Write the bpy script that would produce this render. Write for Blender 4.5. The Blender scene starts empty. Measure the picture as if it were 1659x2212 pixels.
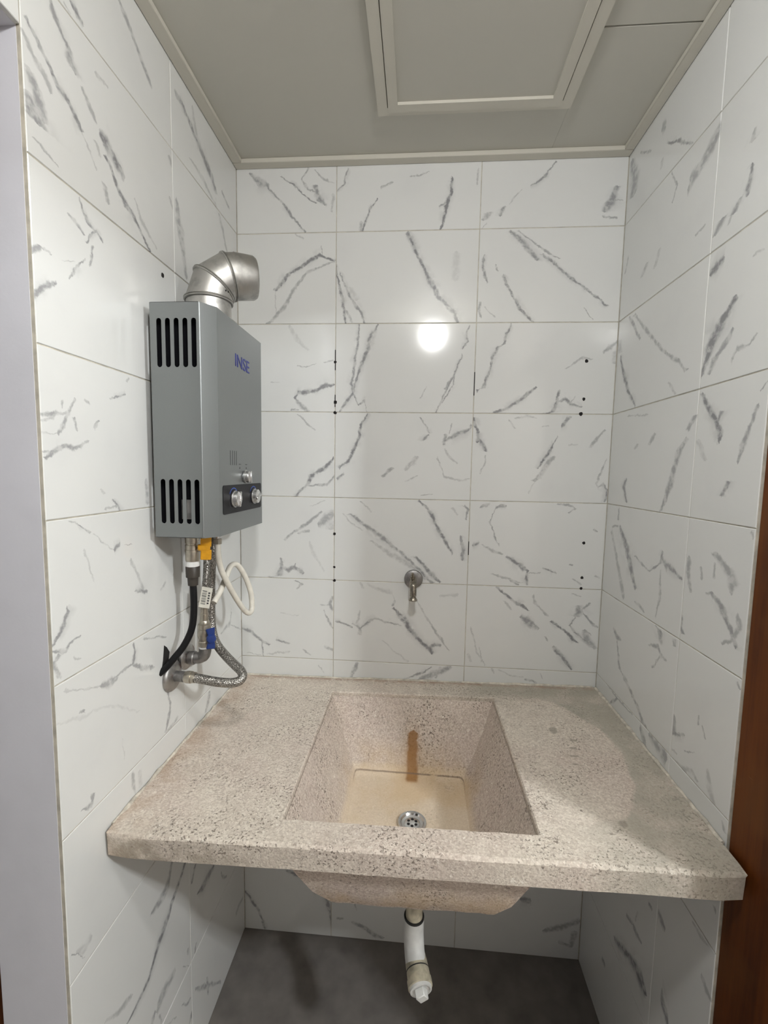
import bpy, bmesh, math, random
from mathutils import Vector, Matrix, noise

S = bpy.context.scene
COL = S.collection
W = 1.0739           # clear width of the niche
ZC = 2.37            # ceiling height

# ------------------------------------------------------------------ camera
def make_camera():
    yaw, pit, rol, f = -.0742, -.0910, .0179, 961.354
    cy, sy, cp, sp = math.cos(yaw), math.sin(yaw), math.cos(pit), math.sin(pit)
    F = Vector((sy*cp, cy*cp, sp)); R0 = Vector((cy, -sy, 0)); U0 = R0.cross(F)
    R = math.cos(rol)*R0 + math.sin(rol)*U0; U = -math.sin(rol)*R0 + math.cos(rol)*U0
    cam = bpy.data.cameras.new('camera'); o = bpy.data.objects.new('camera', cam); COL.objects.link(o)
    cam.sensor_fit = 'VERTICAL'; cam.sensor_height = 36; cam.lens = f/2212*36
    cam.clip_start = .02
    m = Matrix((R, U, -F)).transposed().to_4x4(); m.translation = Vector((.5346, -1.3069, 1.5153))
    o.matrix_world = m
    S.camera = o
make_camera()

# ------------------------------------------------------------------ light and exposure
BULB = (.60, -1.24, 2.272)         # bulb over the photographer
BULB2 = (2.05, -1.63, 2.25)        # bulb of the next room, shining in through the right doorway
BULB_W, BULB2_W = 55.0, 228.0
w = bpy.data.worlds.new('world'); S.world = w; w.use_nodes = True
w.node_tree.nodes['Background'].inputs[0].default_value = (.62, .70, .85, 1)
w.node_tree.nodes['Background'].inputs[1].default_value = .05
S.view_settings.view_transform = 'Standard'; S.view_settings.look = 'None'
S.view_settings.gamma = 1.0; S.view_settings.use_curve_mapping = False
S.view_settings.exposure = 0.38
S.cycles.max_bounces = 8; S.cycles.diffuse_bounces = 5; S.cycles.glossy_bounces = 4
S.cycles.caustics_reflective = False; S.cycles.caustics_refractive = False
S.cycles.sample_clamp_indirect = 6.0
S.cycles.use_adaptive_sampling = True; S.cycles.adaptive_threshold = .03; S.cycles.adaptive_min_samples = 16

# ------------------------------------------------------------------ material helpers
class NT:
    def __init__(s, name):
        s.m = bpy.data.materials.new(name); s.m.use_nodes = True; s.t = s.m.node_tree
        s.b = s.t.nodes['Principled BSDF']; s.i = 0
    def n(s, typ, **kw):
        nd = s.t.nodes.new(typ); s.i += 1; nd.location = (-200*(s.i % 20), -150*(s.i//20))
        for k, v in kw.items(): setattr(nd, k, v)
        return nd
    def l(s, a, b): s.t.links.new(a, b)
    def put(s, v, sock):
        if hasattr(v, 'is_output') or hasattr(v, 'links'): s.l(v, sock)
        else: sock.default_value = v
    def math(s, op, a, b=None, c=None, clamp=False):
        nd = s.n('ShaderNodeMath', operation=op, use_clamp=clamp)
        for v, k in ((a, 0), (b, 1), (c, 2)):
            if v is not None: s.put(v, nd.inputs[k])
        return nd.outputs[0]
    def mapr(s, v, a, b, c=0., d=1., smooth=True):
        nd = s.n('ShaderNodeMapRange', interpolation_type='SMOOTHSTEP' if smooth else 'LINEAR')
        for x, k in ((v, 0), (a, 1), (b, 2), (c, 3), (d, 4)): s.put(x, nd.inputs[k])
        return nd.outputs[0]
    def mix(s, f, a, b, mode='MIX'):
        nd = s.n('ShaderNodeMix', data_type='RGBA', blend_type=mode)
        s.put(f, nd.inputs[0]); s.put(a, nd.inputs[6]); s.put(b, nd.inputs[7])
        return nd.outputs[2]
    def coord(s, off=None):
        tc = s.n('ShaderNodeTexCoord').outputs['Object']
        if off is None: return tc
        v = s.n('ShaderNodeVectorMath', operation='ADD'); s.l(tc, v.inputs[0]); v.inputs[1].default_value = off
        return v.outputs[0]
    def noise(s, vec, scale, detail=3., rough=.55, col=False):
        nd = s.n('ShaderNodeTexNoise'); s.l(vec, nd.inputs['Vector'])
        nd.inputs['Scale'].default_value = scale; nd.inputs['Detail'].default_value = detail
        nd.inputs['Roughness'].default_value = rough
        return nd.outputs['Color' if col else 'Fac']
    def voro(s, vec, scale, out='Color', feature='F1'):
        nd = s.n('ShaderNodeTexVoronoi', feature=feature); s.l(vec, nd.inputs['Vector']); nd.inputs['Scale'].default_value = scale
        return nd.outputs[out]
    def sep(s, v):
        nd = s.n('ShaderNodeSeparateXYZ'); s.l(v, nd.inputs[0]); return nd.outputs
    def bump(s, h, strength=.3, dist=.001):
        nd = s.n('ShaderNodeBump'); nd.inputs['Strength'].default_value = strength; nd.inputs['Distance'].default_value = dist
        s.l(h, nd.inputs['Height']); s.l(nd.outputs[0], s.b.inputs['Normal'])
    def fin(s, col=None, rough=None, metal=None, spec=None, ior=None):
        for k, v in (('Base Color', col), ('Roughness', rough), ('Metallic', metal), ('Specular IOR Level', spec), ('IOR', ior)):
            if v is not None: s.put(v, s.b.inputs[k])
        return s.m
def C4(r, g, b): return (r, g, b, 1.)

def simple(name, col, rough=.5, metal=0., grain=.06, scale=60., bump=0.):
    t = NT(name); c = t.coord(); n = t.noise(c, scale)
    k = t.mapr(n, .3, .7, 1-grain, 1+grain, False)
    cc = t.mix(1., C4(*col), t.mix(0., C4(1, 1, 1), C4(1, 1, 1)), 'MULTIPLY')
    vm = t.n('ShaderNodeVectorMath', operation='SCALE'); vm.inputs[0].default_value = col; t.l(k, vm.inputs['Scale'])
    if bump: t.bump(n, bump, .001)
    return t.fin(vm.outputs[0], rough, metal)

def paint(name, col, dirt=.12, rough=.55, scale=5.):
    t = NT(name); c = t.coord()
    n = t.noise(c, scale, 6.); n2 = t.noise(c, 220., 2.)
    cc = t.mix(t.mapr(n, .45, .75, 0., dirt), C4(*col), C4(*(x*.6 for x in col)))
    t.bump(n2, .15, .0006)
    return t.fin(cc, rough)

def metal_mat(name, col, rough=.35, grime=.3, rust=0.):
    t = NT(name); c = t.coord(); n = t.noise(c, 55., 5.); n2 = t.noise(c, 300., 2.)
    cc = t.mix(t.mapr(n, .45, .7, 0., grime), C4(*col), C4(*(x*.45 for x in col)))
    if rust: cc = t.mix(t.mapr(t.noise(c, 35., 4.), .58, .68, 0., rust), cc, C4(.10, .03, .012))
    t.bump(n2, .12, .0004)
    return t.fin(cc, t.mapr(n, .3, .7, rough-.06, rough+.12, False), 1.)

def braid_mat():
    t = NT('steel_braid'); c = t.coord()
    w1 = t.n('ShaderNodeTexVoronoi'); t.l(c, w1.inputs['Vector']); w1.inputs['Scale'].default_value = 420.
    h = w1.outputs['Distance']
    cc = t.mix(t.mapr(h, .1, .6), C4(.62, .60, .56), C4(.20, .19, .175))
    t.bump(h, .8, .001)
    return t.fin(cc, .32, .9)

MARKS = [(.882, -.236, .012, .017), (.916, -.276, .013, .006), (.906, -.307, .012, .005), (.898, -.336, .014, .004), (.892, -.365, .010, .0035), (.918, -.527, .009, .009)]
def terrazzo(name, bowl=False):
    t = NT(name); c = t.coord(); x, y, z = t.sep(c)
    big = t.noise(c, 5., 4.); med = t.noise(c, 28., 4.)
    base = t.mix(t.mapr(big, .38, .62), C4(.60, .535, .455), C4(.52, .435, .375))
    if bowl: base = t.mix(t.mapr(big, .35, .65), C4(.50, .41, .35), C4(.455, .365, .32))
    base = t.mix(t.mapr(med, .42, .66, 0., .35), base, C4(.42, .37, .31))
    chip = t.voro(c, 330.)
    cs = t.sep(chip)[0]
    base = t.mix(.42, base, t.mix(t.mapr(cs, 0., 1., 0., 1., False), C4(.33, .265, .22), C4(.80, .735, .645)), 'MIX')
    base = t.mix(t.mapr(t.noise(c, 110., 2.), .66, .72, 0., .55), base, C4(.82, .78, .70))
    pits = t.math('MULTIPLY', t.mapr(t.noise(c, 200., 3., .6), .565, .645), t.mapr(t.noise(c, 9., 3.), .42, .62, .12, .9))
    base = t.mix(pits, base, C4(.17, .135, .11))
    pit2 = t.mapr(t.noise(c, 115., 2.), .695, .735, 0., .75)
    base = t.mix(pit2, base, C4(.15, .12, .10))
    if bowl:
        inb = t.math('MULTIPLY', t.mapr(z, .7105, .7125), t.math('MULTIPLY', t.mapr(t.math('ABSOLUTE', t.math('SUBTRACT', x, .531)), .160, .150), t.mapr(t.math('ABSOLUTE', t.math('ADD', y, .35)), .172, .166)))
        floor = t.math('MULTIPLY', inb, t.mapr(z, .745, .722))                       # lime scale on the bottom
        base = t.mix(t.math('MULTIPLY', floor, .65), base, C4(.66, .54, .39))
        warm = t.math('MULTIPLY', t.mapr(t.noise(c, 7., 4.), .4, .65), t.mapr(z, .80, .73, 0., .5))
        warm = t.math('MULTIPLY', warm, t.mapr(z, .7105, .7125))
        base = t.mix(warm, base, C4(.52, .36, .19))
        # rust streak below the tap: its own outline on the back wall
        wob = t.math('MULTIPLY', t.math('SUBTRACT', t.noise(c, 45., 3.), .5), .012)
        dx = t.math('ABSOLUTE', t.math('ADD', t.math('SUBTRACT', x, .5385), wob))
        half = t.mapr(z, .808, .797, .0, .0180)
        st = t.math('MULTIPLY', t.mapr(dx, half, t.math('MULTIPLY', half, .5)), t.mapr(z, .814, .80))
        st = t.math('MULTIPLY', st, t.mapr(y, -.225, -.212))
        halo = t.math('MULTIPLY', t.mapr(dx, .035, .008, 0., .35), t.mapr(z, .85, .76))
        halo = t.math('MULTIPLY', halo, t.mapr(y, -.235, -.215))
        base = t.mix(halo, base, C4(.42, .25, .12))
        base = t.mix(t.math('MULTIPLY', st, .88), base, C4(.27, .125, .03))
        crack = t.math('MULTIPLY', t.mapr(t.math('ABSOLUTE', t.math('SUBTRACT', z, .722)), .0022, .0004, 0., .75), t.mapr(t.noise(c, 30., 3.), .3, .5))
        base = t.mix(t.math('MULTIPLY', crack, t.mapr(y, -.25, -.2)), base, C4(.16, .11, .08))
    else:
        # grey wash-water film at right and back with painted shade; clear round patch
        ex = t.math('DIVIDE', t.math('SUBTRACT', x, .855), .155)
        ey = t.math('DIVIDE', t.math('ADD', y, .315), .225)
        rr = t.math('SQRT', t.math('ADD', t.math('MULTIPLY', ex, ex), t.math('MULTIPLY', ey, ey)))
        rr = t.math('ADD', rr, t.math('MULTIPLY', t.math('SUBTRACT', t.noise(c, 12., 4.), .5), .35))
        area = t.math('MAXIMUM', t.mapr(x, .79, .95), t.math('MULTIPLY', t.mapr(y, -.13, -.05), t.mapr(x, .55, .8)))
        film_shade = t.math('MULTIPLY', t.mapr(rr, .96, 1.03), area)
        film_shade = t.math('MULTIPLY', film_shade, t.mapr(t.noise(c, 16., 5.), .3, .6, .45, .9))
        base = t.mix(t.math('MULTIPLY', film_shade, .85), base, C4(.33, .31, .255))
        for mx, my, rx, ry in MARKS:
            ux = t.math('DIVIDE', t.math('SUBTRACT', x, mx), rx); uy = t.math('DIVIDE', t.math('SUBTRACT', y, my), ry)
            q = t.math('SQRT', t.math('ADD', t.math('MULTIPLY', ux, ux), t.math('MULTIPLY', uy, uy)))
            q = t.math('ADD', q, t.math('MULTIPLY', t.math('SUBTRACT', t.noise(c, 60., 3.), .5), 1.1))
            base = t.mix(t.mapr(q, 1., .6, 0., .62), base, C4(.23, .205, .165))
        edgedirt = t.math('MULTIPLY', t.mapr(x, .10, .0), t.mapr(t.noise(c, 22., 4.), .35, .6))
        base = t.mix(t.math('MULTIPLY', edgedirt, .55), base, C4(.36, .25, .17))
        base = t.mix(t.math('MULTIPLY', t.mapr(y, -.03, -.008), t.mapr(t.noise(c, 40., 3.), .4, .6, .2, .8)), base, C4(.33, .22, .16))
        fd = t.math('MULTIPLY', t.mapr(z, .874, .862), t.mapr(x, .40, .05, .0, .7))
        fd = t.math('MULTIPLY', fd, t.mapr(t.noise(c, 30., 4.), .35, .62))
        base = t.mix(fd, base, C4(.27, .225, .17))
    hmix = t.math('ADD', t.noise(c, 260., 3.), t.math('MULTIPLY', pits, -1.2))
    t.bump(hmix, .75, .0014)
    return t.fin(base, t.mapr(med, .3, .7, .62, .85, False))

def wood():
    t = NT('varnished_wood'); c = t.coord()
    mp = t.n('ShaderNodeMapping'); t.l(c, mp.inputs[0]); mp.inputs['Scale'].default_value = (26, 26, 1.6)
    n = t.noise(mp.outputs[0], 1.4, 6., .6)
    n2 = t.noise(c, 7., 3.)
    cc = t.mix(t.mapr(n, .35, .68), C4(.120, .033, .005), C4(.058, .015, .003))
    cc = t.mix(t.mapr(n2, .5, .7, 0., .4), cc, C4(.13, .05, .012))
    sc = t.n('ShaderNodeMapping'); t.l(c, sc.inputs[0]); sc.inputs['Rotation'].default_value = (.95, 0, 0); sc.inputs['Scale'].default_value = (5, 5, 45)
    scr = t.mapr(t.noise(sc.outputs[0], 5., 2.), .745, .77, 0., .35)
    cc = t.mix(scr, cc, C4(.30, .17, .10))
    t.bump(n, .12, .0008)
    return t.fin(cc, .5, spec=.2)

def make_vein_nodes(t, uvec, veins, seed):
    """veins: (axis, strength, flat list of t, centre, halfwidth) in tile units of 0.4 m"""
    rnd = random.Random(seed)
    sp = t.sep(uvec)
    acc = None; acc2 = None
    for ax, st, L in veins:
        T, Sx = (sp[0], sp[2]) if ax == 0 else (sp[2], sp[0])
        P = [(L[i], L[i+1], L[i+2]) for i in range(0, len(L), 3)]
        c = t.n('ShaderNodeFloatCurve'); fc_set(c, [(a, b) for a, b, _ in P]); t.l(T, c.inputs['Value'])
        a0, a1 = P[0][0], P[-1][0]; e = max((a1-a0)*.06, .004)
        wp = [(a0-e-.02, -.004), (a0-e, -.0005)] + [(a, h*2.15*rnd.uniform(.7, 1.3)*(.6 if i in (0, len(P)-1) else 1.)) for i, (a, _, h) in enumerate(P)] + [(a1+e, -.0005), (a1+e+.02, -.004)]
        wc = t.n('ShaderNodeFloatCurve'); fc_set(wc, wp); t.l(T, wc.inputs['Value'])
        d = t.math('ABSOLUTE', t.math('SUBTRACT', Sx, c.outputs[0]))
        ww = t.math('MAXIMUM', wc.outputs[0], 0.)
        m = t.mapr(d, ww, t.math('MULTIPLY', ww, .2), 0., min(1., st*1.15))
        if st >= .6:
            sh = rnd.choice((-1, 1))*rnd.uniform(.004, .012)
            d2 = t.math('ABSOLUTE', t.math('ADD', t.math('SUBTRACT', Sx, c.outputs[0]), sh))
            m2 = t.mapr(d2, t.math('MULTIPLY', ww, 2.8), 0., 0., st*.42)
            acc2 = m2 if acc2 is None else t.math('MAXIMUM', acc2, m2)
        acc = m if acc is None else t.math('MAXIMUM', acc, m)
    return acc, acc2

def fc_set(node, pts):
    mp = node.mapping; mp.use_clip = False; mp.extend = 'HORIZONTAL'; cu = mp.curves[0]
    pts = [(min(max(a, -.2), 1.2), b) for a, b in pts]
    q = [pts[0]]
    for a, b in pts[1:]: q.append((max(a, q[-1][0]+.0015), b))
    while len(cu.points) < len(q): cu.points.new(.5, .5)
    for p, (a, b) in zip(cu.points, q): p.location = (a, b)
    for p in cu.points: p.handle_type = 'VECTOR'
    mp.update()

GLAZE_N = [0]
def tile_mat(key, veins):
    GLAZE_N[0] += 1; k = GLAZE_N[0]
    t = NT('marble_glaze_%02d' % k)
    off = (k*1.37 % 7, k*.71 % 5, k*2.13 % 9)
    c = t.coord(); co = t.coord(off)
    cloud = t.noise(co, 7., 4.)
    base = t.mix(t.mapr(cloud, .5, .8, 0., .22), C4(.675, .682, .670), C4(.57, .577, .585))
    if veins:
        j1 = t.n('ShaderNodeVectorMath', operation='SUBTRACT'); t.l(t.noise(co, 38., 3., .6, True), j1.inputs[0]); j1.inputs[1].default_value = (.5, .5, .5)
        j2 = t.n('ShaderNodeVectorMath', operation='SCALE'); t.l(j1.outputs[0], j2.inputs[0]); j2.inputs['Scale'].default_value = .036
        u = t.n('ShaderNodeVectorMath', operation='MULTIPLY_ADD'); t.l(c, u.inputs[0])
        u.inputs[1].default_value = (2.5, 2.5, 2.5); u.inputs[2].default_value = (.5, .5, .5)
        u2 = t.n('ShaderNodeVectorMath', operation='ADD'); t.l(u.outputs[0], u2.inputs[0]); t.l(j2.outputs[0], u2.inputs[1])
        j3 = t.n('ShaderNodeVectorMath', operation='SUBTRACT'); t.l(t.noise(co, 150., 2., .6, True), j3.inputs[0]); j3.inputs[1].default_value = (.5, .5, .5)
        j4 = t.n('ShaderNodeVectorMath', operation='SCALE'); t.l(j3.outputs[0], j4.inputs[0]); j4.inputs['Scale'].default_value = .014
        u3 = t.n('ShaderNodeVectorMath', operation='ADD'); t.l(u2.outputs[0], u3.inputs[0]); t.l(j4.outputs[0], u3.inputs[1])
        m, mh = make_vein_nodes(t, u3.outputs[0], veins, k)
        if mh is not None: base = t.mix(t.math('MULTIPLY', mh, t.mapr(t.noise(co, 24., 3.), .42, .58, 0., 1.)), base, C4(.36, .365, .37))
        m = t.math('MULTIPLY', m, t.mapr(t.noise(co, 70., 3.), .34, .6, .4, 1.1))
        base = t.mix(t.math('MINIMUM', m, .92), base, C4(.20, .20, .212))
    h = t.noise(co, 6., 2.)
    t.bump(h, .22, .0012)
    return t.fin(base, .10, ior=1.5)

M = {}
M['grout'] = simple('grout', (.47, .44, .37), .9, grain=.25, scale=40., bump=.3)
M['plaster'] = paint('grey_wall_paint', (.66, .66, .71), .22)
M['hallpaint'] = paint('white_wall_paint', (.62, .575, .535), .1)
M['ceil'] = paint('ceiling_paint', (.50, .49, .44), .08, .6, 3.)
M['ceiltrim'] = paint('ceiling_trim_paint', (.56, .54, .475), .12, .5)
M['cement'] = simple('cement_floor', (.17, .155, .142), .85, grain=.18, scale=14., bump=.2)
M['bouncefloor'] = simple('bounce_floor_tile', (.72, .67, .61), .5, grain=.08, scale=6.)
M['wood'] = wood()
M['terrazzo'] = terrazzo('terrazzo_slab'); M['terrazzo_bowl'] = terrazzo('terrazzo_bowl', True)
M['sealant'] = simple('mortar_bead', (.52, .48, .41), .85, grain=.3, scale=70., bump=.5)
M['heater'] = simple('silver_enamel', (.205, .217, .218), .36, .55, grain=.03, scale=900.)
M['heaterdark'] = simple('dark_interior', (.004, .004, .005), 1.)
M['heaterdark'].node_tree.nodes['Principled BSDF'].inputs['Specular IOR Level'].default_value = .05
M['tin'] = metal_mat('aluminium_sheet', (.47, .46, .44), .44, .35)
M['chrome'] = metal_mat('chrome', (.72, .72, .72), .16, .25)
M['brushed'] = metal_mat('brushed_knob', (.70, .70, .70), .26, .1)
M['brass'] = metal_mat('nickel_brass', (.50, .46, .39), .33, .4)
M['tapmetal'] = metal_mat('weathered_tap', (.30, .27, .225), .26, .75)
M['galv'] = metal_mat('galvanised_iron', (.30, .29, .285), .48, .5)
M['galvrust'] = metal_mat('old_escutcheon', (.40, .39, .38), .40, .5, .8)
M['braid'] = braid_mat()
M['blackplastic'] = simple('black_plastic', (.012, .012, .014), .5)
M['blackplastic'].node_tree.nodes['Principled BSDF'].inputs['Specular IOR Level'].default_value = .25
M['blackhose'] = simple('black_rubber', (.004, .004, .005), .5)
M['blackhose'].node_tree.nodes['Principled BSDF'].inputs['Specular IOR Level'].default_value = .25
M['brownfit'] = simple('brown_fitting', (.035, .028, .022), .5)
M['tape'] = simple('thread_tape', (.85, .85, .84), .6, bump=.4)
M['yellow'] = simple('yellow_lever', (.72, .34, .012), .4, grain=.12)
M['blue'] = simple('blue_lever', (.008, .028, .15), .4, grain=.12)
M['bluerim'] = simple('blue_print', (.04, .10, .42), .5)
M['blueink'] = simple('blue_ink', (.018, .026, .20), .45)
M['ink'] = simple('dark_print', (.045, .045, .05), .5)
M['paper'] = simple('paper_label', (.62, .60, .53), .7)
M['pvc'] = simple('white_pvc', (.66, .66, .64), .35, grain=.12, scale=30.)
M['pvcdirty'] = simple('stained_pvc', (.44, .40, .30), .5, grain=.45, scale=38.)
M['rubber'] = simple('rubber_ring', (.02, .02, .02), .6)
M['tubeclear'] = simple('milky_tube', (.66, .63, .56), .22, grain=.08)
M['plug'] = simple('drilled_hole', (.010, .008, .008), .9)
M['holder'] = simple('lampholder', (.8, .8, .78), .4)
def emis(name, col, e):
    t = NT(name); t.b.inputs['Emission Color'].default_value = C4(*col); t.b.inputs['Emission Strength'].default_value = e
    return t.fin(C4(.9, .9, .9), .3)
M['bulb'] = emis('bulb_glow', (1.0, .985, .95), 30.)
M['bulb2'] = emis('bulb_glow_cool', (.95, .985, 1.0), 30.)
for k in ('bulb', 'bulb2'): M[k].cycles.emission_sampling = 'NONE'

# ------------------------------------------------------------------ mesh helpers
def mesh_obj(name, me, mat=None, parent=None, loc=(0, 0, 0)):
    o = bpy.data.objects.new(name, me); COL.objects.link(o)
    if mat is not None:
        if len(me.materials) == 0: me.materials.append(None)
        o.material_slots[0].link = 'OBJECT'; o.material_slots[0].material = mat
    if parent is not None: o.parent = parent
    o.location = loc
    return o
def bm_me(name, bm, smooth=False, ang=None):
    bmesh.ops.recalc_face_normals(bm, faces=bm.faces)
    me = bpy.data.meshes.new(name); bm.to_mesh(me); bm.free()
    if smooth:
        me.polygons.foreach_set('use_smooth', [True]*len(me.polygons))
        if ang is not None: me.set_sharp_from_angle(angle=math.radians(ang))
    return me
def add_box(bm, a, b, bev=0., seg=1):
    x0, y0, z0 = (min(p, q) for p, q in zip(a, b)); x1, y1, z1 = (max(p, q) for p, q in zip(a, b))
    v = [bm.verts.new(p) for p in ((x0,y0,z0),(x1,y0,z0),(x1,y1,z0),(x0,y1,z0),(x0,y0,z1),(x1,y0,z1),(x1,y1,z1),(x0,y1,z1))]
    fs = [bm.faces.new([v[i] for i in q]) for q in ((0,3,2,1),(4,5,6,7),(0,1,5,4),(1,2,6,5),(2,3,7,6),(3,0,4,7))]
    if bev:
        es = list({e for f in fs for e in f.edges})
        bmesh.ops.bevel(bm, geom=es, offset=bev, segments=seg, affect='EDGES', profile=.5)
def box_me(name, a, b, bev=0., seg=1):
    bm = bmesh.new(); add_box(bm, a, b, bev, seg); return bm_me(name, bm, bev > 0, 40)
def frames(path):
    P = [Vector(p) for p in path]; n = len(P); T = []
    for i in range(n):
        d = (P[min(i+1, n-1)] - P[max(i-1, 0)])
        T.append(d.normalized())
    ref = Vector((0, 0, 1)) if abs(T[0].z) < .9 else Vector((1, 0, 0))
    N = [(ref - T[0]*ref.dot(T[0])).normalized()]
    for i in range(1, n):
        v = N[-1] - T[i]*N[-1].dot(T[i]); N.append(v.normalized())
    return P, T, N
def add_tube(bm, path, rad, seg=16, caps=True, wob=None):
    P, T, N = frames(path); rings = []
    for i, p in enumerate(P):
        r = rad[i] if isinstance(rad, (list, tuple)) else rad
        B = T[i].cross(N[i]); ring = []
        for k in range(seg):
            a = 2*math.pi*k/seg; ring.append(bm.verts.new(p + (N[i]*math.cos(a) + B*math.sin(a))*r))
        rings.append(ring)
    for a, b in zip(rings, rings[1:]):
        for k in range(seg): bm.faces.new((a[k], a[(k+1) % seg], b[(k+1) % seg], b[k]))
    if caps:
        bm.faces.new(rings[0][::-1]); bm.faces.new(rings[-1])
def spline(pts, n=8):
    P = [Vector(p) for p in pts]; out = []
    Q = [P[0]*2 - P[1]] + P + [P[-1]*2 - P[-2]]
    for i in range(1, len(Q)-2):
        for k in range(n):
            t = k/n; a, b, c, d = Q[i-1], Q[i], Q[i+1], Q[i+2]
            out.append(.5*((2*b) + (c-a)*t + (2*a-5*b+4*c-d)*t*t + (3*b-a-3*c+d)*t**3))
    out.append(P[-1]); return out
def tube_me(name, path, rad, seg=16, ang=45):
    bm = bmesh.new(); add_tube(bm, path, rad, seg); return bm_me(name, bm, True, ang)
def lathe_me(name, base, axis, prof, seg=28, ang=35):
    """prof: list of (distance along axis, radius)"""
    bm = bmesh.new(); ax = Vector(axis).normalized(); b = Vector(base)
    path = []; rad = []
    ref = Vector((0, 0, 1)) if abs(ax.z) < .9 else Vector((1, 0, 0))
    N = (ref - ax*ref.dot(ax)).normalized(); B = ax.cross(N); rings = []
    for d, r in prof:
        rings.append([bm.verts.new(b + ax*d + (N*math.cos(2*math.pi*k/seg) + B*math.sin(2*math.pi*k/seg))*max(r, 1e-5)) for k in range(seg)])
    for a, c in zip(rings, rings[1:]):
        for k in range(seg): bm.faces.new((a[k], a[(k+1) % seg], c[(k+1) % seg], c[k]))
    bm.faces.new(rings[0][::-1]); bm.faces.new(rings[-1])
    return bm_me(name, bm, True, ang)
def plate_me(name, outer, holes, thick):
    """flat plate in local XY with holes, from a filled 2D curve, extruded +-thick/2"""
    cu = bpy.data.curves.new(name, 'CURVE'); cu.dimensions = '2D'; cu.fill_mode = 'BOTH'; cu.extrude = thick/2
    for loop in [outer] + holes:
        sp = cu.splines.new('POLY'); sp.points.add(len(loop)-1); sp.use_cyclic_u = True
        for p, q in zip(sp.points, loop): p.co = (q[0], q[1], 0, 1)
    o = bpy.data.objects.new(name, cu); COL.objects.link(o)
    dg = bpy.context.evaluated_depsgraph_get()
    me = bpy.data.meshes.new_from_object(o.evaluated_get(dg)); me.name = name
    bpy.data.objects.remove(o); bpy.data.curves.remove(cu)
    return me
def text_me(name, txt, size, extrude=.0004, shear=0.):
    cu = bpy.data.curves.new(name, 'FONT'); cu.body = txt; cu.size = size; cu.extrude = extrude; cu.shear = shear
    cu.align_x = 'CENTER'; cu.align_y = 'CENTER'
    o = bpy.data.objects.new(name, cu); COL.objects.link(o)
    dg = bpy.context.evaluated_depsgraph_get()
    me = bpy.data.meshes.new_from_object(o.evaluated_get(dg)); me.name = name
    bpy.data.objects.remove(o); bpy.data.curves.remove(cu)
    return me
def xf(me, mat):
    me.transform(mat); return me
def stadium(cx, cy, w, h, n=6):
    r = w/2; out = []
    for k in range(n+1): a = math.pi*k/n; out.append((cx + r*math.cos(a), cy + h/2 - r + r*math.sin(a)))
    for k in range(n+1): a = math.pi + math.pi*k/n; out.append((cx + r*math.cos(a), cy - h/2 + r + r*math.sin(a)))
    return out

def thing(name, label, cat, base, group=None):
    o = bpy.data.objects.new(name, None); COL.objects.link(o); o.location = base; o.empty_display_size = .05
    o['label'] = label; o['category'] = cat
    if group: o['group'] = group
    return o
def part(name, me, mat, root, label=None):
    """mesh given in world coordinates, hung on a thing (or on a part of one)"""
    if root.type == 'EMPTY': o = mesh_obj(name, me, mat, root, tuple(-v for v in root.location))
    else: o = mesh_obj(name, me, mat, root)
    if label: o['label'] = label
    return o
def struct(name, me, mat, label, cat='wall'):
    o = mesh_obj(name, me, mat); o['kind'] = 'structure'; o['label'] = label; o['category'] = cat
    return o

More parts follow.
